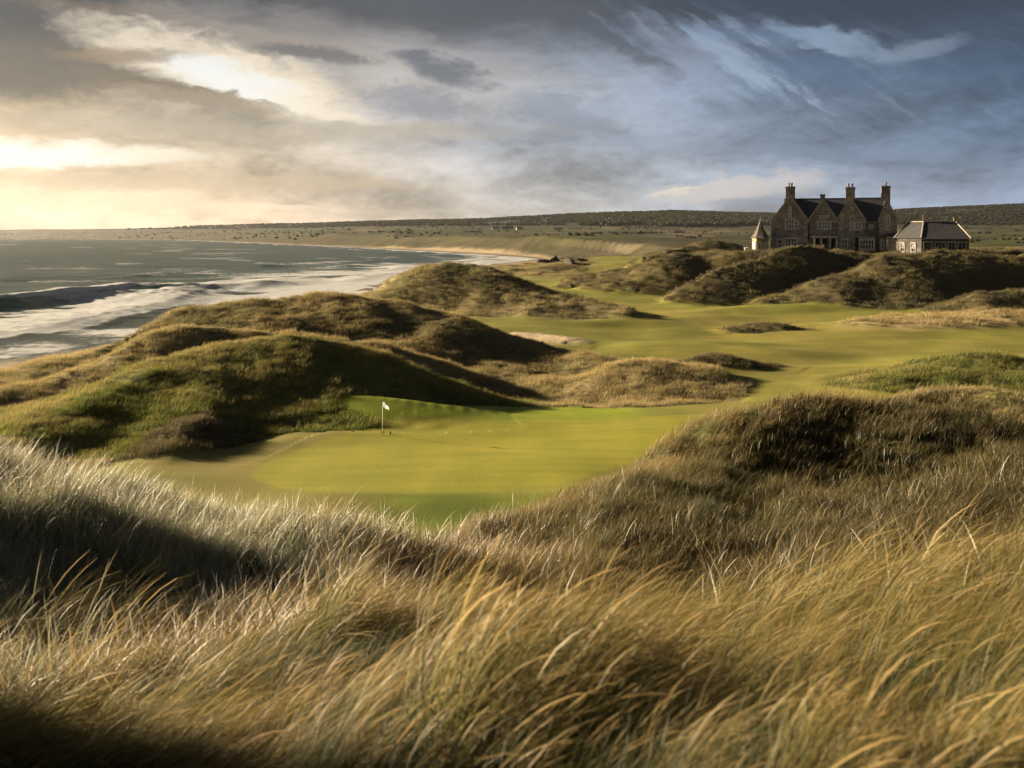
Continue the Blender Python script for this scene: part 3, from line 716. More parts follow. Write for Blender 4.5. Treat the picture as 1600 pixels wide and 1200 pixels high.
grass_zone('foreground_grass', 'tall straw coloured grass bent by the wind in the foreground', 15000, 1.5, 11.5, stalks, p4, gr_mat, .46, fg_col, half=34, p=1.7, rz=.22, cond=lambda X, Y, Z, k, ft: fbm(X / .8, Y / .5, 2, 360) + .7 * fbm(X / 2.1, Y / 1.3, 2, 362) > -.05 + .2 * (RNG.uniform(0, 1, len(X)) - .5))
CREST = [P(*q) for q in [(690,880,26),(800,834,28),(900,788,30),(1000,738,31),(1080,679,32),(1200,643,33),(1330,624,33)]]
def slope_col(X, Y, k, m):
    c = pal(k, X, Y, m) * cm((.55, .60, .55)) * (1 - .35 * (sstep(25, 19, Y) * sstep(-.5, 1.5, X)))[:, None]; dd = polyline(X, Y, CREST)[0]  # grass colour darkened in the dip, painting shade before the right dune
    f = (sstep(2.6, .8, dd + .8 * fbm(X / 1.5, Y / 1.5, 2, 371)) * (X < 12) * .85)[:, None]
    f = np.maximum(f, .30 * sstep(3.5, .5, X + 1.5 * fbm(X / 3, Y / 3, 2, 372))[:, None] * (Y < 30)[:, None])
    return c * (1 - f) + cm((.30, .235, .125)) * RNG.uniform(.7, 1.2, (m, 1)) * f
def dune_col(X, Y, k, m):
    c = pal(k, X, Y, m); f = np.zeros(m); w_ = .9 * fbm(X / 3, Y / 3, 2, 391)
    for i in (0, 3, 4, 5, 6): f = np.maximum(f, sstep(2.6, .6, polyline(X, Y, RID[i][4])[0] + w_) * (.45 if i in (0, 6) else .75))
    st = sstep(.18, .5, fbm((X - Y * .4) / 2.2, (Y + X * .4) / 9, 3, 395)) * .4
    f = np.maximum(f, st)[:, None]
    return c * (1 - f) + cm((.40, .32, .17)) * RNG.uniform(.75, 1.15, (m, 1)) * f
def fl_col(X, Y, k, m): return (cm((.036, .046, .016)) + cm((.035, .024, .008)) * RNG.uniform(0, 1, (m, 1))) * RNG.uniform(.7, 1.3, (m, 1))
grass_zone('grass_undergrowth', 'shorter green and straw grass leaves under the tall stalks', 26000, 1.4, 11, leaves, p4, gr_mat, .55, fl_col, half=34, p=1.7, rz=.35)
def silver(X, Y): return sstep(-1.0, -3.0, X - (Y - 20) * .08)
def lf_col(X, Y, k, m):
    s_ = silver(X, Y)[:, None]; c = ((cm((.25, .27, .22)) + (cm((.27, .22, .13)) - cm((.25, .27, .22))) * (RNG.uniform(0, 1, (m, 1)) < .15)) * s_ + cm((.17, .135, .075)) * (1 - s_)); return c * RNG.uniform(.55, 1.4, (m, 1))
grass_zone('marram_grass', 'dense grey green marram grass on the shaded slope at left and unseen beyond it', 66000, 7, 27, marram, p4, silver_mat, 1.0, lf_col, half=66, p=1.8, cond=lambda X, Y, Z, k, ft: (np.arctan2(X, Y) < .56) & (RNG.uniform(0, 1, len(X)) < .03 + .97 * sstep(1.2, -1.8, X)))  # wide sector adds unseen grass left of view, to fray the hill's shadow
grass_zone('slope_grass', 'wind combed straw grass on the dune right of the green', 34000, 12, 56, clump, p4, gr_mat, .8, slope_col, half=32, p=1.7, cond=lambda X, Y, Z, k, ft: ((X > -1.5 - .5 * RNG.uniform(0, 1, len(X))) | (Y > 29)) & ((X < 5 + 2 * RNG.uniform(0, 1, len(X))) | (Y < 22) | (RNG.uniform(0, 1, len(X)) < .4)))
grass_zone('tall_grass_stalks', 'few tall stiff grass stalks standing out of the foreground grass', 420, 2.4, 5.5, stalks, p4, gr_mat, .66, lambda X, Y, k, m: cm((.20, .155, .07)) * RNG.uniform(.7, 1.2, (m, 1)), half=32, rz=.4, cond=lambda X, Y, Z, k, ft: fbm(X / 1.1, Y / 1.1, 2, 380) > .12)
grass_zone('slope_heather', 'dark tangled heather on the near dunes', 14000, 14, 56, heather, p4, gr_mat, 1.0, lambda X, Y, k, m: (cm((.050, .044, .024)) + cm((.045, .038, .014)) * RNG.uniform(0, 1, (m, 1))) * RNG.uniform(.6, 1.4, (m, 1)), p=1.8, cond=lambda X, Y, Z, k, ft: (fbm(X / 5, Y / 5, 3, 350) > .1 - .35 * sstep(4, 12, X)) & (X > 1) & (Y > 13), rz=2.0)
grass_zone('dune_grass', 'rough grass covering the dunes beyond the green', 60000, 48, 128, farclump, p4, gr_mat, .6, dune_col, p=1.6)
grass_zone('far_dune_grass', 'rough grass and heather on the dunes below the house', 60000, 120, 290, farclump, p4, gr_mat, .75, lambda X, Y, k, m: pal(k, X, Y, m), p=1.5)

# ------------------------------------------------------------------ shape helpers for built things
def ground_z(x, y): return float(land(np.array([float(x)]), np.array([float(y)]))[0][0])
def ground_hit(px, py, y0=30, y1=7000):
    Y = geo(y0, y1, .0015); X = (px - 800) / F * Y; z = land(X, Y)[0]; ray = CZ - (py - HZ) / F * Y
    i = np.argmax(z >= ray)
    return (float(X[i]), float(Y[i]), float(z[i]))
class MB:
    def __init__(s): s.bm = bmesh.new()
    def poly(s, pts): return s.bm.faces.new([s.bm.verts.new(p) for p in pts])
    def box(s, x0, x1, y0, y1, z0, z1):
        v = [s.bm.verts.new((x, y, z)) for z in (z0, z1) for y in (y0, y1) for x in (x0, x1)]
        for f in ((0, 2, 3, 1), (4, 5, 7, 6), (0, 1, 5, 4), (2, 6, 7, 3), (0, 4, 6, 2), (1, 3, 7, 5)): s.bm.faces.new([v[i] for i in f])
        return s
    def prism(s, outline, d):                       # outline: list of points, d: offset vector
        a = [s.bm.verts.new(p) for p in outline]; b = [s.bm.verts.new(tuple(p[i] + d[i] for i in range(3))) for p in outline]
        s.bm.faces.new(a); s.bm.faces.new(b[::-1]); n = len(a)
        for i in range(n): s.bm.faces.new((a[i], b[i], b[(i + 1) % n], a[(i + 1) % n]))
        return s
    def bar(s, p, q, w, h, up=(0, 0, 1)):
        p, q = Vector(p), Vector(q); t = (q - p).normalized(); sd_ = t.cross(Vector(up)).normalized() * w / 2; u_ = sd_.cross(t).normalized() * h / 2
        return s.prism([tuple(p + a * sd_ + b * u_) for a, b in ((-1, -1), (1, -1), (1, 1), (-1, 1))], tuple(q - p))
    def lathe(s, prof, n=12, c=(0, 0), squash=1.0, a0=0.0):
        rings = [[s.bm.verts.new((c[0] + r * math.cos(a0 + 6.28319 * i / n), c[1] + r * math.sin(a0 + 6.28319 * i / n), z)) for i in range(n)] for r, z in prof]
        for p, q in zip(rings, rings[1:]):
            for i in range(n): s.bm.faces.new((p[i], p[(i + 1) % n], q[(i + 1) % n], q[i]))
        s.bm.faces.new(rings[0][::-1]); s.bm.faces.new(rings[-1]); return s
    def build(s, name, mat, parent=None, smooth=False):
        bmesh.ops.recalc_face_normals(s.bm, faces=s.bm.faces)
        me = bpy.data.meshes.new(name); s.bm.to_mesh(me); s.bm.free(); me.materials.append(mat)
        if smooth: me.polygons.foreach_set('use_smooth', [True] * len(me.polygons))
        return link(name, me, None, parent)
def stone_mat(name, c1, c2, c3):
    m, n = material(name); tc = n.new('ShaderNodeTexCoord').outputs['Object']
    x, y, z = n.sep(tc)
    b = n.new('ShaderNodeTexBrick'); n.put(b.inputs['Vector'], n.comb(n.add(x, n.mul(y, .9)), z, 0)); b.offset = .5
    b.inputs['Scale'].default_value = 1; b.inputs['Brick Width'].default_value = .62; b.inputs['Row Height'].default_value = .3; b.inputs['Mortar Size'].default_value = .025
    n.put(b.inputs['Color1'], c1); n.put(b.inputs['Color2'], c2); n.put(b.inputs['Mortar'], c3)
    ns = n.noise(tc, 1.3, 5, .6); nb = n.noise(tc, .35, 3, .6)
    c = n.mix(1, b.outputs[0], n.ramp(ns, [(.3, (.55, .55, .58)), (.7, (1.4, 1.35, 1.25))]), 'MULTIPLY')
    c = n.mix(1, c, n.ramp(nb, [(.35, (.75, .75, .78)), (.65, (1.2, 1.15, 1.1))]), 'MULTIPLY')
    finish(n, principled(n, c, .9, n.bump(n.add(n.mul(b.outputs[1], -1), ns), .6, .06), .15)); return m
def slate_mat():
    m, n = material('slate'); tc = n.new('ShaderNodeTexCoord').outputs['Object']; x, y, z = n.sep(tc)
    b = n.new('ShaderNodeTexBrick'); n.put(b.inputs['Vector'], n.comb(n.add(x, y), z, 0))
    b.inputs['Scale'].default_value = 1; b.inputs['Brick Width'].default_value = .4; b.inputs['Row Height'].default_value = .2; b.inputs['Mortar Size'].default_value = .012
    n.put(b.inputs['Color1'], (.040, .045, .056)); n.put(b.inputs['Color2'], (.058, .060, .070)); n.put(b.inputs['Mortar'], (.02, .02, .025))
    ns = n.noise(tc, .8, 5, .65)
    c = n.mix(1, b.outputs[0], n.ramp(ns, [(.3, (.7, .7, .72)), (.7, (1.35, 1.3, 1.2))]), 'MULTIPLY')
    finish(n, principled(n, c, .55, n.bump(b.outputs[1], -.5, .03), .4)); return m
def plain_mat(name, c, rough=.6, spec=.3, var=.25, **kw):
    m, n = material(name); ns = n.noise(n.new('ShaderNodeTexCoord').outputs['Object'], 2.5, 4, .6)
    cc = n.mix(1, c, n.ramp(ns, [(.3, (1 - var,) * 3), (.7, (1 + var,) * 3)]), 'MULTIPLY')
    finish(n, principled(n, cc, rough, None, spec, **kw)); return m
STONE = stone_mat('house_stone', (.225, .220, .212), (.35, .338, .32), (.20, .197, .19))
WARM = stone_mat('warm_sandstone', (.36, .27, .17), (.44, .33, .21), (.28, .22, .15))
DRESS = plain_mat('dressed_stone', (.44, .38, .31), .85)
SLATE = slate_mat()
GREYP = plain_mat('grey_paint', (.20, .20, .20), .6, var=.1)
WHITE = plain_mat('white_paint', (.74, .74, .72), .5, var=.08)
GLASS = plain_mat('window_glass', (.012, .016, .022), .06, .8, var=.1)
POT = plain_mat('clay_pot', (.20, .12, .075), .85)
DARK = plain_mat('dark_recess', (.012, .011, .010), .8)
LEAD = plain_mat('grey_metal', (.30, .30, .30), .5)

# ------------------------------------------------------------------ the stone house
SU, SVV = .1222, .1286
def U(px): return (px - 1300) * SU
def VV(py): return (396 - py) * SVV
HX, HY, _ = P(1300, 396, 201); HROT = -math.atan(500 / F)
HZ0 = 12.35
def loc(u, y=0.0): return (HX + u * math.cos(HROT) - y * math.sin(HROT), HY + u * math.sin(HROT) + y * math.cos(HROT))
house = tag(empty('stone_house', (HX, HY, HZ0), HROT), 'large dark stone house with four gables and tall chimneys on the dune top', 'house')
def window(par, px0, px1, py0, py1, y, nx=2, ny=2, surround=DRESS, white=.10, sc_=1.0, u0=None, paint=None):
    a, b, c, e = (U(px0), U(px1), VV(py1), VV(py0)) if u0 is None else (px0, px1, py0, py1)
    m = MB(); t = .16
    m.box(a - t, a, y - .10, y + .05, c - .02, e + .22); m.box(b, b + t, y - .10, y + .05, c - .02, e + .22); m.box(a, b, y - .10, y + .05, e, e + .22)
    w = m.build('window', surround, par)
    MB().box(a - .22, b + .22, y - .20, y + .04, c - .16, c - .025).build('sill', surround, w)
    MB().box(a + .005, b - .005, y - .02, y + .02, c, e - .005).build('pane', GLASS, w)
    f = MB(); k = white
    f.box(a + .005, a + k, y - .07, y - .025, c, e - .005); f.box(b - k, b - .005, y - .07, y - .025, c, e - .005)
    f.box(a + k, b - k, y - .07, y - .025, c, c + k); f.box(a + k, b - k, y - .07, y - .025, e - k, e - .005)
    for i in range(1, nx): q = a + (b - a) * i / nx; f.box(q - k * .45, q + k * .45, y - .068, y - .027, c + k, e - k)
    for i in range(1, ny): q = c + (e - c) * i / ny; f.box(a + k, b - k, y - .062, y - .033, q - k * .35, q + k * .35)
    f.build('frame', paint or WHITE, w); return w
def gable(par, px0, px1, pxa, pya, pye, yf, yb, zb=-2.5):
    a, b, m_, t, e = U(px0), U(px1), U(pxa), VV(pya), VV(pye)
    g_ = MB().prism([(a, yf, zb), (b, yf, zb), (b, yf, e), (m_, yf, t), (a, yf, e)], (0, yb - yf, 0)).build('gable', STONE, par)
    r_ = MB()
    for q in (a, b):
        sgn = -1 if q == a else 1; o_ = .18 * sgn; dz = .18 * (t - e) / abs(m_ - q)
        r_.prism([(m_, yf + .32, t + .03), (q + o_, yf + .32, e - dz + .03), (q + o_, yf + .32, e - dz + .19), (m_, yf + .32, t + .19)], (0, yb - yf - .32, 0))
    r_.build('gable_roof', SLATE, g_)
    c_ = MB()
    for q in (a, b):
        sgn = -1 if q == a else 1
        c_.prism([(m_, yf - .06, t - .02), (q + .12 * sgn, yf - .06, e - .10), (q + .22 * sgn, yf - .06, e + .16), (m_, yf - .06, t + .34)], (0, .36, 0))
        c_.box(q - .22, q + .22, yf - .14, yf - .065, e - .34, e - .06)
    c_.build('coping', DRESS, g_)
    return g_
def chimney(par, px0, px1, pyt, pyb, yc, pots, dep=.9):
    a, b, t, z0 = U(px0), U(px1), VV(pyt), VV(pyb)
    m = MB().box(a, b, yc - dep, yc + dep, z0, t - .30).box(a - .14, b + .14, yc - dep - .14, yc + dep + .14, t - .297, t - .14).box(a - .05, b + .05, yc - dep - .05, yc + dep + .05, t - .137, t)
    m.box(a - .07, b + .07, yc - dep - .07, yc + dep + .07, t - .9, t - .78) if False else None
    c_ = m.build('chimney', STONE, par)
    for q in pots: MB().lathe([(.17, t + .003), (.15, t + .5), (.2, t + .56), (.2, t + .8), (.13, t + .82)], 10, (U(q), yc)).build('chimney_pot', POT, c_, True)
    return c_
# main block and long roof
D0 = 1.0; DB = 10.0
MB().box(U(1206), U(1398), D0, DB, -2.5, VV(345)).build('wall', STONE, house)
e, t = VV(346), VV(309.5); ym = (D0 + DB) / 2
r_ = MB(); ux0, ux1 = U(1222), U(1392)
r_.prism([(ux0, D0 - .3, e - .12), (ux0, ym, t), (ux0, ym, t + .2), (ux0, D0 - .3, e + .08)], (ux1 - ux0, 0, 0))
r_.prism([(ux0, DB + .3, e - .12), (ux0, ym + .004, t), (ux0, ym + .004, t + .2), (ux0, DB + .3, e + .08)], (ux1 - ux0, 0, 0))
rf = r_.build('roof', SLATE, house)
MB().box(ux0, ux1, ym - .14, ym + .14, t + .17, t + .30).build('ridge_cap', LEAD, rf)
MB().box(U(1353), U(1371), D0 - .45, D0 - .31, e - .12, e + .02).build('gutter', LEAD, rf)
g1 = gable(house, 1203, 1262, 1234, 306, 345, -.6, 9.9); g2 = gable(house, 1264, 1307, 1285.5, 311, 343, .1, ym); g3 = gable(house, 1308, 1352, 1329, 309.5, 345, -.2, 9.8); g4 = gable(house, 1373, 1400, 1384.5, 311, 345, -.6, 9.9)
chimney(house, 1226.5, 1241, 290, 309, .35, (1231.5, 1236)); chimney(house, 1321.5, 1336, 292, 312, .8, (1326, 1332)); chimney(house, 1376.5, 1390, 291, 314, .4, (1383.5,)); chimney(house, 1281.5, 1289, 302.5, 312, .8, (), .45)
# left gable openings
window(house, 1226, 1231, 342, 357.5, -.62, 1, 2); window(house, 1231.8, 1240, 341, 358, -.62, 2, 2); window(house, 1241, 1246.5, 344, 357, -.62, 1, 2)
window(house, 1232, 1235, 322, 339, -.62, 1, 3); window(house, 1226, 1244, 372, 386, -.62, 4, 2); window(house, 1213, 1221, 374, 387, -.62, 1, 2)
# second gable: triple window, small lights above, pillared loggia below
window(house, 1277, 1283, 346, 357.5, .08, 1, 2); window(house, 1284, 1292, 345, 358, .08, 2, 2); window(house, 1293, 1298, 346, 357.5, .08, 1, 2)
for q in (1279.5, 1284.2, 1288.8, 1293.5): window(house, q, q + 2.3, 337, 340.5, .08, 1, 1, white=.05)
lg = MB().box(U(1266), U(1308), -1.7, .09, VV(371), VV(368.5)).build('loggia', DRESS, house)
for q in (1271, 1282, 1296, 1306): MB().box(U(q), U(q) + .3, -1.65, -1.38, -2.5, VV(371) - .003).build('pillar', WHITE if q == 1271 else DRESS, lg)
for q in (1274, 1285.5, 1298): MB().box(U(q), U(q + 6.5), .03, .097, VV(392), VV(373)).build('opening', DARK, lg)
# third gable
window(house, 1329.5, 1334.5, 338, 343, -.22, 1, 1, white=.05); window(house, 1328, 1334.5, 347, 358.5, -.22, 2, 2); window(house, 1336.5, 1345.5, 347, 358.5, -.22, 2, 2); window(house, 1330.5, 1333.5, 325, 329, -.22, 1, 1, white=.05)
window(house, 1315, 1324, 373, 388, -.22, 2, 2)
dr = MB().box(U(1336), U(1341), -.30, -.203, VV(393), VV(371)).build('door', DARK, house)
bay = MB().box(U(1342), U(1366), -1.2, .98, -2.5, VV(375.5) + .5).build('bay', DRESS, house)
MB().box(U(1341), U(1367), -1.4, .97, VV(371) + .003, VV(369)).build('bay_roof', LEAD, bay)
BLUE = plain_mat('blue_glass', (.05, .065, .10), .05, .9, var=.2)
wq = window(house, 1343, 1365, 374, 389, -1.22, 5, 2, DRESS, .09)
window(house, 1358, 1363.5, 351, 357, D0 - .02, 2, 1)
# fourth gable
window(house, 1383.5, 1389, 337, 359, -.62, 2, 4, white=.08); window(house, 1384, 1391, 373, 390, -.62, 2, 3, white=.09); window(house, 1376, 1380, 375, 389, -.62, 1, 2)
MB().box(U(1373), U(1402), -1.5, -.63, VV(371), VV(368.5)).build('porch_roof', SLATE, house)
MB().box(U(1202.3) - .12, U(1203) - .003, -.8, -.63, -1.5, VV(346)).build('drainpipe', WHITE, house)

# low wing with canted end, standing forward on the right
wing = tag(empty('outbuilding', (*loc(11.9, -7.0), HZ0 - .25), HROT), 'low hip roofed stone building standing right of the four gabled house', 'building')
pl = [(0, 4.6), (4.3, 0), (12.6, 0), (12.6, 8), (0, 8)]; he, hr = 3.35, 6.55
MB().prism([(x, y, -2.5) for x, y in pl], (0, 0, he + 2.5)).build('wall', stone_mat('dark_rubble', (.060, .057, .054), (.090, .083, .077), (.055, .052, .05)), wing)
ev = [(-.35, 4.5), (4.15, -.35), (12.95, -.35), (12.95, 8.3), (-.35, 8.3)]; tp = [(2.2, 5.3), (4.9, 3.4), (10.7, 3.6), (10.7, 4.6), (2.2, 5.6)]
m = MB(); E = [m.bm.verts.new((x, y, he + .02)) for x, y in ev]; T = [m.bm.verts.new((x, y, hr)) for x, y in tp]
for i in range(5): m.bm.faces.new((E[i], E[(i + 1) % 5], T[(i + 1) % 5], T[i]))
m.bm.faces.new(T); m.bm.faces.new(E[::-1]); wr = m.build('roof', plain_mat('weathered_slate', (.046, .046, .050), .75, .2, .4), wing)
hp_ = MB()
for p, q in ((ev[1], tp[1]), (ev[2], tp[2]), (ev[0], tp[0])): hp_.bar((*p, he + .08), (*q, hr + .05), .2, .12)
hp_.bar((*tp[0], hr + .06), (*tp[1], hr + .06), .2, .14); hp_.bar((*tp[1], hr + .06), (*tp[2], hr + .06), .2, .14); hp_.build('ridge_tiles', DRESS, wr)
for x, y, w_, h_ in ((3.0, 5.6, .55, 1.15), (5.0, 3.5, .32, 1.3), (2.2, 5.6, .35, .55), (10.6, 4.1, .5, .75)):
    c_ = MB().box(x - w_ / 2, x + w_ / 2, y - w_ / 2, y + w_ / 2, hr - .4, hr + h_).box(x - w_ / 2 - .06, x + w_ / 2 + .06, y - w_ / 2 - .06, y + w_ / 2 + .06, hr + h_ + .003, hr + h_ + .12).build('chimney', WARM, wing)
MB().box(12.5 - 8.5, 12.95, -.47, -.36, he - .12, he + .01).build('gutter', LEAD, wing)
for a, b, nx in ((4.8, 6.1, 2), (6.7, 8.5, 3), (9.0, 10.2, 2), (10.7, 12.1, 2)): window(wing, a, b, .55, 2.6, -.02, nx, 3, u0=1, surround=STONE, paint=GREYP)
# windows of the canted end: built square, then turned onto the wall
for k in (1.7, 4.4):
    w_ = window(wing, -.45, .45, .8, 2.4, -.02, 2, 2, white=.045, u0=1, surround=STONE, paint=GREYP); L_ = math.hypot(4.3, 4.6); w_.location = (4.3 * k / L_, 4.6 - 4.6 * k / L_, 0); w_.rotation_euler = (0, 0, -math.atan2(4.6, 4.3))

MB().box(-1.6, -.003, 4.65, 9.5, -2.5, he - .1).build('link_wall', STONE, wing)
MB().prism([(-1.7, 4.4, he - .09), (0, 4.4, he - .09), (0, 7, he + 1.2), (-1.7, 7, he + 1.2)], (0, 0, .14)).build('link_roof', SLATE, wing)
# little octagonal pavilion at the left end
pav = tag(empty('pavilion', (*loc(-14.0, -1.2), HZ0 - .1), HROT), 'small sunlit octagonal stone pavilion with a swept pointed roof left of the house', 'pavilion')
MB().lathe([(1.72, -2.5), (1.72, 3.15)], 8, a0=.39).build('wall', WARM, pav)
MB().lathe([(1.86, 3.153), (1.86, 3.33)], 8, a0=.39).build('cornice', DRESS, pav)
pr = MB().lathe([(2.15, 3.333), (1.72, 3.62), (1.2, 4.4), (.72, 5.4), (.30, 6.3), (.10, 6.75)], 8, a0=.39).build('roof', plain_mat('stone_tiles', (.12, .105, .092), .85, .15, .4), pav)
MB().lathe([(.10, 6.753), (.13, 6.9), (.05, 7.0), (.03, 7.4)], 8).build('finial', LEAD, pr)
for an in (-2.36, -1.57, -.785):
    w_ = window(pav, -.32, .32, .7, 2.3, 0, 1, 2, u0=1); w_.rotation_euler = (0, 0, an + 1.5708); rq = 1.72 * math.cos(.3927) + .02; w_.location = (rq * math.cos(an), rq * math.sin(an), 0)
MB().box(-2.3, -1.95, -.4, 0, 0, 1.6).bm.free()
for k, (q, lb) in enumerate(((1162.5, 'white stone gate post farther from the pavilion'), (1166.5, 'white stone gate post nearer to the pavilion'))):
    x_, y_ = loc(U(q), -3.0); gp_ = tag(empty('gate_post', (x_, y_, ground_z(x_, y_))), lb, 'gate post', 'gate posts left of the pavilion')
    MB().box(-.2, .2, -.2, .2, -.5, 1.25).build('shaft', DRESS, gp_); MB().box(-.26, .26, -.26, .26, 1.253, 1.42).build('cap', WHITE, gp_)

# ------------------------------------------------------------------ flag on the green
fx, fy, fz = ground_hit(598, 680, 45, 90)
fl = tag(empty('golf_flag', (fx, fy, fz)), 'white flag on a thin pole in the hole of the green', 'flag')
MB().lathe([(.024, -.15), (.022, 1.1), (.018, 2.25)], 10).build('pole', plain_mat('pole_paint', (.62, .60, .55), .5), fl, True)
MB().lathe([(.054, .0), (.054, .012)], 16).build('cup', DARK, fl)
m = MB(); nu, nv = 9, 6; gv = []
for i in range(nu):
    for j in range(nv):
        u_, v_ = i / (nu - 1), j / (nv - 1); dr_ = .42 * u_ ** 1.4
        gv.append(m.bm.verts.new((.02 + .44 * u_ * .92, .05 * math.sin(u_ * 8 + v_ * 2) * u_, 2.24 - dr_ - v_ * (.36 - .16 * u_) + .02 * math.sin(u_ * 11))))
for i in range(nu - 1):
    for j in range(nv - 1): m.bm.faces.new((gv[i * nv + j], gv[(i + 1) * nv + j], gv[(i + 1) * nv + j + 1], gv[i * nv + j + 1]))
cl_m, cn = material('white_cloth'); cd = cn.new('ShaderNodeBsdfDiffuse'); cn.put(cd.inputs[0], (.85, .84, .80)); ct = cn.new('ShaderNodeBsdfTranslucent'); cn.put(ct.inputs[0], (.85, .84, .80))
cx = cn.new('ShaderNodeMixShader'); cx.inputs[0].default_value = .5; cn.nt.links.new(cd.outputs[0], cx.inputs[1]); cn.nt.links.new(ct.outputs[0], cx.inputs[2]); finish(cn, cx.outputs[0])
fo_ = m.build('flag_cloth', cl_m, fl, True); pass
mx_, my_, mz_ = ground_hit(610, 679, 45, 90)
mk = tag(MB().lathe([(.05, -.1), (.05, .16), (.03, .2)], 8).build('marker_peg', plain_mat('peg_wood', (.08, .05, .03), .8)), 'short dark marker peg on the green beside the flag', 'marker'); mk.location = (mx_, my_, mz_)

# ------------------------------------------------------------------ bushes, rocks, far farms and woods
def bush_mesh(seed, n=700):
    rg = np.random.default_rng(seed); V = []; Fc = []
    cen = rg.normal(0, .42, (9, 3)) * (1, 1, .45) + (0, 0, .45); rad_ = rg.uniform(.28, .5, 9)
    for i in range(n):
        k = rg.integers(0, 9); dv_ = rg.normal(0, 1, 3); dv_ /= np.linalg.norm(dv_); p = cen[k] + dv_ * rad_[k] * rg.uniform(.6, 1.05)
        if p[2] < .02: continue
        a = rg.normal(0, 1, 3); a /= np.linalg.norm(a); b = np.cross(a, rg.normal(0, 1, 3)); b /= np.linalg.norm(b); s_ = rg.uniform(.05, .11); q = len(V)
        V += [p - a * s_, p + b * s_ * .8, p + a * s_ * 1.2 + dv_ * s_, p - b * s_ * .8]; Fc.append((q, q + 1, q + 2, q + 3))
    return np_mesh('foliage', np.array(V), np.array(Fc), smooth=False)
BM = [bush_mesh(400 + i) for i in range(4)]
bmat, bn = material('gorse'); bc_ = bn.noise(bn.new('ShaderNodeTexCoord').outputs['Object'], 2.2, 3, .6)
bcol = bn.ramp(bc_, [(.3, (.022, .030, .012)), (.55, (.040, .046, .018)), (.75, (.075, .060, .030))])
bd = bn.new('ShaderNodeBsdfDiffuse'); bn.put(bd.inputs[0], bcol); btr = bn.new('ShaderNodeBsdfTranslucent'); bn.put(btr.inputs[0], bcol)
bx = bn.new('ShaderNodeMixShader'); bx.inputs[0].default_value = .25; bn.nt.links.new(bd.outputs[0], bx.inputs[1]); bn.nt.links.new(btr.outputs[0], bx.inputs[2]); finish(bn, bx.outputs[0])
WOOD = plain_mat('bush_stem', (.06, .045, .03), .9)
stem_me = MB()
for i in range(5): stem_me.bar((0, 0, -.1), (.35 * math.cos(i * 1.3), .35 * math.sin(i * 1.3), .5), .05, .05)
so0 = stem_me.build('stem', WOOD); stem_data = so0.data; bpy.data.objects.remove(so0)
def bush(x, y, w_, h_, label, k):
    o = tag(empty('gorse_bush', (x, y, ground_z(x, y) - .1), k * 1.9), label, 'bush', 'dark bushes around the house')
    f = link('foliage', BM[k % 4], bmat, o); f.scale = (w_, w_, h_); st = link('stem', stem_data, None, o); st.scale = (w_, w_, h_)
for k, (u_, y_, w_, h_, lb) in enumerate([(-19.5, 8, 2.0, 1.6, 'dark low bush just behind the gate posts left of the pavilion'), (-24, 30, 3.2, 2.6, 'rounded dark bush on the mound left of the house, nearest the pavilion'), (-29, 34, 3.6, 2.7, 'broad dark bush in the middle of the mound left of the house'), (-35, 32, 3.0, 2.1, 'low dark bush at the seaward end of the mound left of the house'),
    (26.6, -5, 2.2, 1.7, 'dark green bush against the right end of the low outbuilding'), (30.5, -4, 2.6, 1.6, 'spreading dark bush right of the outbuilding, second from its wall'), (35, -3, 2.4, 1.5, 'dark bush at the right edge of the photo on the dune top')]):
    bush(*loc(u_, y_), w_, h_, lb, k)
def rock_mesh(seed):
    rg = np.random.default_rng(seed); bm = bmesh.new(); bmesh.ops.create_icosphere(bm, subdivisions=3, radius=1)
    pl_ = rg.normal(0, 1, (9, 3)); pl_ /= np.linalg.norm(pl_, axis=1)[:, None]; of = rg.uniform(.35, .75, 9)
    for v in bm.verts:
        p = np.array(v.co)
        for n_, o_ in zip(pl_, of):
            dd = p @ n_ - o_
            if dd > 0: p = p - n_ * dd * .92
        v.co = (p + rg.normal(0, .05, 3)) * (1, .8, .62)
    me = bpy.data.meshes.new('rock'); bm.to_mesh(me); bm.free(); return me
rm, rn = material('dark_rock'); rt = rn.new('ShaderNodeTexCoord').outputs['Object']; rz_ = rn.noise(rt, 2.5, 6, .65)
finish(rn, principled(rn, rn.ramp(rz_, [(.3, (.03, .026, .022)), (.7, (.10, .085, .065))]), .85, rn.bump(rz_, .8, .25), .2))
for k, (px, py, s_, lb) in enumerate([(852, 412, 3.0, 'leftmost dark rock at the water edge behind the pointed dune'), (868, 410, 4.2, 'tallest peaked dark rock on the shore behind the pointed dune'), (888, 412, 3.2, 'low dark rock just right of the tallest shore rock'), (905, 408, 3.4, 'dark rock at the landward end of the shore rocks')]):
    x, y, z = ground_hit(px, py, 200, 900); o = tag(link('rock', rock_mesh(500 + k), rm), lb, 'rock', 'dark rocks on the shore'); o.location = (x, y, z); o.scale = (s_ * 1.0, s_ * .8, s_ * .75); o.rotation_euler = (0, 0, k * 1.1)
RENDERW = plain_mat('limewash', (.55, .52, .46), .8); 
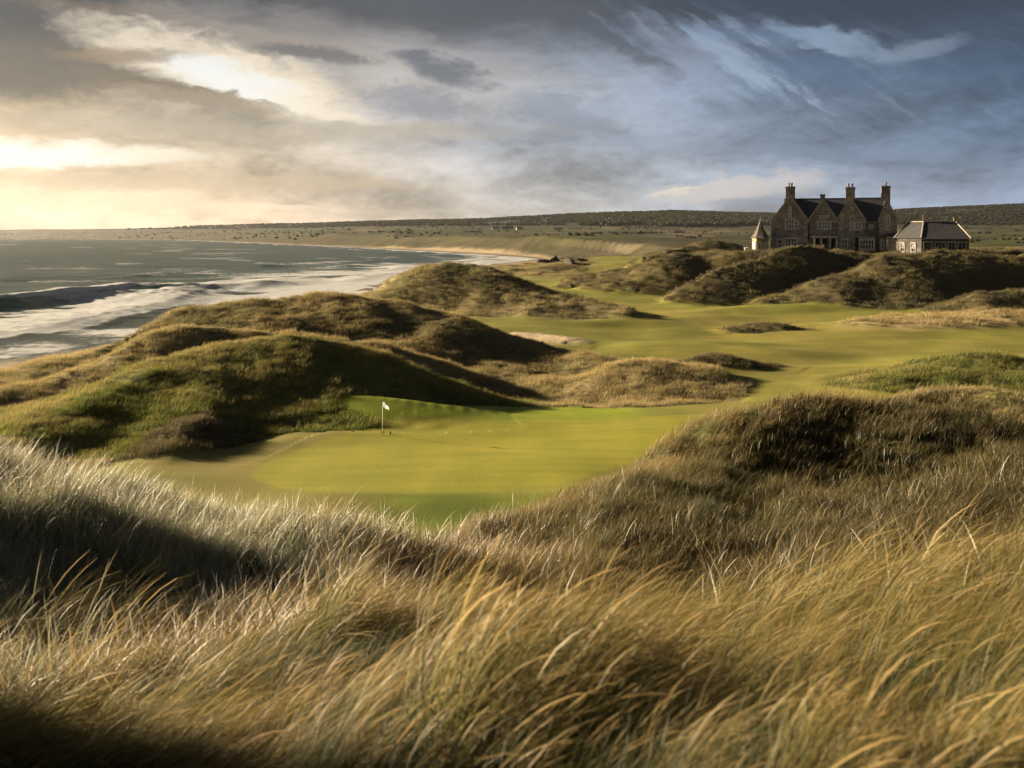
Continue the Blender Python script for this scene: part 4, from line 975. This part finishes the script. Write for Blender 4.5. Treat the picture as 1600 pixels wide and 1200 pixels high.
def cottage(px, py, L_, wd, ew, rh, rz, label, wmat, y0=900):
    x, y, z = ground_hit(px, py, y0, 6000)
    o = tag(empty('cottage', (x, y, z - .3), rz), label, 'cottage', 'far cottages on the plain behind the bay')
    MB().box(-L_ / 2, L_ / 2, 0, wd, -1, ew).prism([(-L_ / 2, 0, ew + .002), (-L_ / 2, wd, ew + .002), (-L_ / 2, wd / 2, ew + rh)], (L_, 0, 0)).build('wall', wmat, o)
    r_ = MB(); X0 = -L_ / 2 - .3
    for q in (0, wd): s_ = -1 if q == 0 else 1; r_.prism([(X0, q + .4 * s_, ew - .25), (X0, wd / 2, ew + rh + .05), (X0, wd / 2, ew + rh + .3), (X0, q + .4 * s_, ew)], (L_ + .6, 0, 0))
    rf_ = r_.build('roof', SLATE, o)
    for q in (-L_ / 2 + .8, L_ / 2 - .8): MB().box(q - .5, q + .5, wd / 2 - .4, wd / 2 + .4, ew + rh - .5, ew + rh + 1.3).build('chimney', wmat, rf_)
    for i in range(max(2, int(L_ / 4))): q = -L_ / 2 + (i + .5) * L_ / max(2, int(L_ / 4)); MB().box(q - .5, q + .5, -.06, -.004, ew * .35, ew * .8).build('window', GLASS, o)
    MB().box(-.5, .5, -.08, -.005, -.5, ew * .72).build('door', DARK, o)
for a in [(775, 358.5, 26, 8, 5, 4, .1, 'pale cottage at the left end of the far farm buildings', RENDERW), (793, 358.5, 34, 9, 5, 5, -.1, 'long dark stone barn between the far cottages', STONE), (812, 359, 20, 8, 5, 4, .2, 'pale cottage at the right end of the far farm buildings', RENDERW),
          (872, 360, 26, 8, 4.5, 4, -.2, 'lone pale cottage left of the dark wood on the far plain', RENDERW), (1002, 366, 11, 5, 3, 3.5, .3, 'white cottage on the plain below the dark wood', WHITE, 1500), (960, 368, 12, 5, 2.8, 2.4, 0, 'low stone cottage by the fields above the bay', STONE, 1500), (1060, 367, 16, 7, 4, 3, -.2, 'small pale cottage on the plain left of the mansion', RENDERW, 1500)]: cottage(*a)
def tree_blob(seed):
    rg = np.random.default_rng(seed); V = []; Fc = []
    for i in range(150):
        dv_ = rg.normal(0, 1, 3); dv_ /= np.linalg.norm(dv_); p = dv_ * (.5, .5, .42) * rg.uniform(.55, 1.1) + (0, 0, .5)
        a = rg.normal(0, 1, 3); a /= np.linalg.norm(a); b = np.cross(a, rg.normal(0, 1, 3)); b /= np.linalg.norm(b); s_ = rg.uniform(.08, .17); q = len(V)
        V += [p - a * s_, p + b * s_, p + a * s_, p - b * s_]; Fc.append((q, q + 1, q + 2, q + 3))
    me = np_mesh('far_tree', np.array(V), np.array(Fc), smooth=False); n = len(V); vcol(me, 'bt', np.stack([np.array(V)[:, 2] * .6 + .2, np.repeat(rg.uniform(.3, .7, n // 4), 4), np.zeros(n)], -1)); return me
tb = [tree_blob(600 + i) for i in range(4)]
def wood(name, label, X, Y, size, base):
    Z = land(X, Y)[0]; m = len(X); s = size * RNG.uniform(.6, 1.3, m); rot = np.zeros((m, 3)); rot[:, 2] = RNG.uniform(0, 6, m)
    scatter(name, label, tb, X, Y, Z - .3, RNG.integers(0, 4, m), rot, np.stack([s * 1.2, s * 1.2, s * .9], -1), cm(base) * RNG.uniform(.6, 1.4, (m, 1)), gr_mat)
n = 90000; a_ = np.radians(RNG.uniform(-30, 30, n)); r_ = RNG.uniform(700, 6500, n); X, Y = r_ * np.sin(a_), r_ * np.cos(a_)
zz, _, _, _, sd_ = land(X, Y); px_ = 800 + F * X / Y; py_ = HZ - (zz - CZ) / Y * F
inwood = (px_ > 905) & (px_ < 1215) & (py_ > 338 + 4 * fbm(px_ / 30, px_ * 0, 2, 1)) & (py_ < 353.5 + 2 * fbm(px_ / 40, px_ * 0, 2, 5)) & (Y > 2500)
hed = (np.abs(fbm(X / 240, Y / 320, 2, 811)) < .016) | (np.abs(fbm(X / 170, Y / 420, 2, 817)) < .010)
hill = (zz > 52) & (fbm(X / 300, Y / 500, 3, 821) > -.3)
ok = (sd_ > 60) & (inwood | (RNG.uniform(0, 1, n) < .5) & (hed | hill))
wood('far_woods', 'dark woods and hedges across the far plain and hills', X[ok], Y[ok], np.where(inwood, 15, np.where(hill, 9, 4.8))[ok] * np.where(Y < 2000, .5, 1)[ok], (.030, .034, .018))

# ------------------------------------------------------------------ thin sea air
hb = MB().box(-7600, 7600, -7600, 7600, -11, 205).build('haze', None or WHITE)
hb.data.materials.clear(); hm, hn = material('haze'); hb.data.materials.append(hm); tag(hb, 'thin sea haze over the bay and the far hills', kind='stuff')
pv = hn.new('ShaderNodeVolumePrincipled'); pv.inputs['Color'].default_value = (.92, .94, .97, 1); pv.inputs['Density'].default_value = .00002; pv.inputs['Anisotropy'].default_value = .7
ho = hn.new('ShaderNodeOutputMaterial'); hn.nt.links.new(pv.outputs[0], ho.inputs['Volume'])
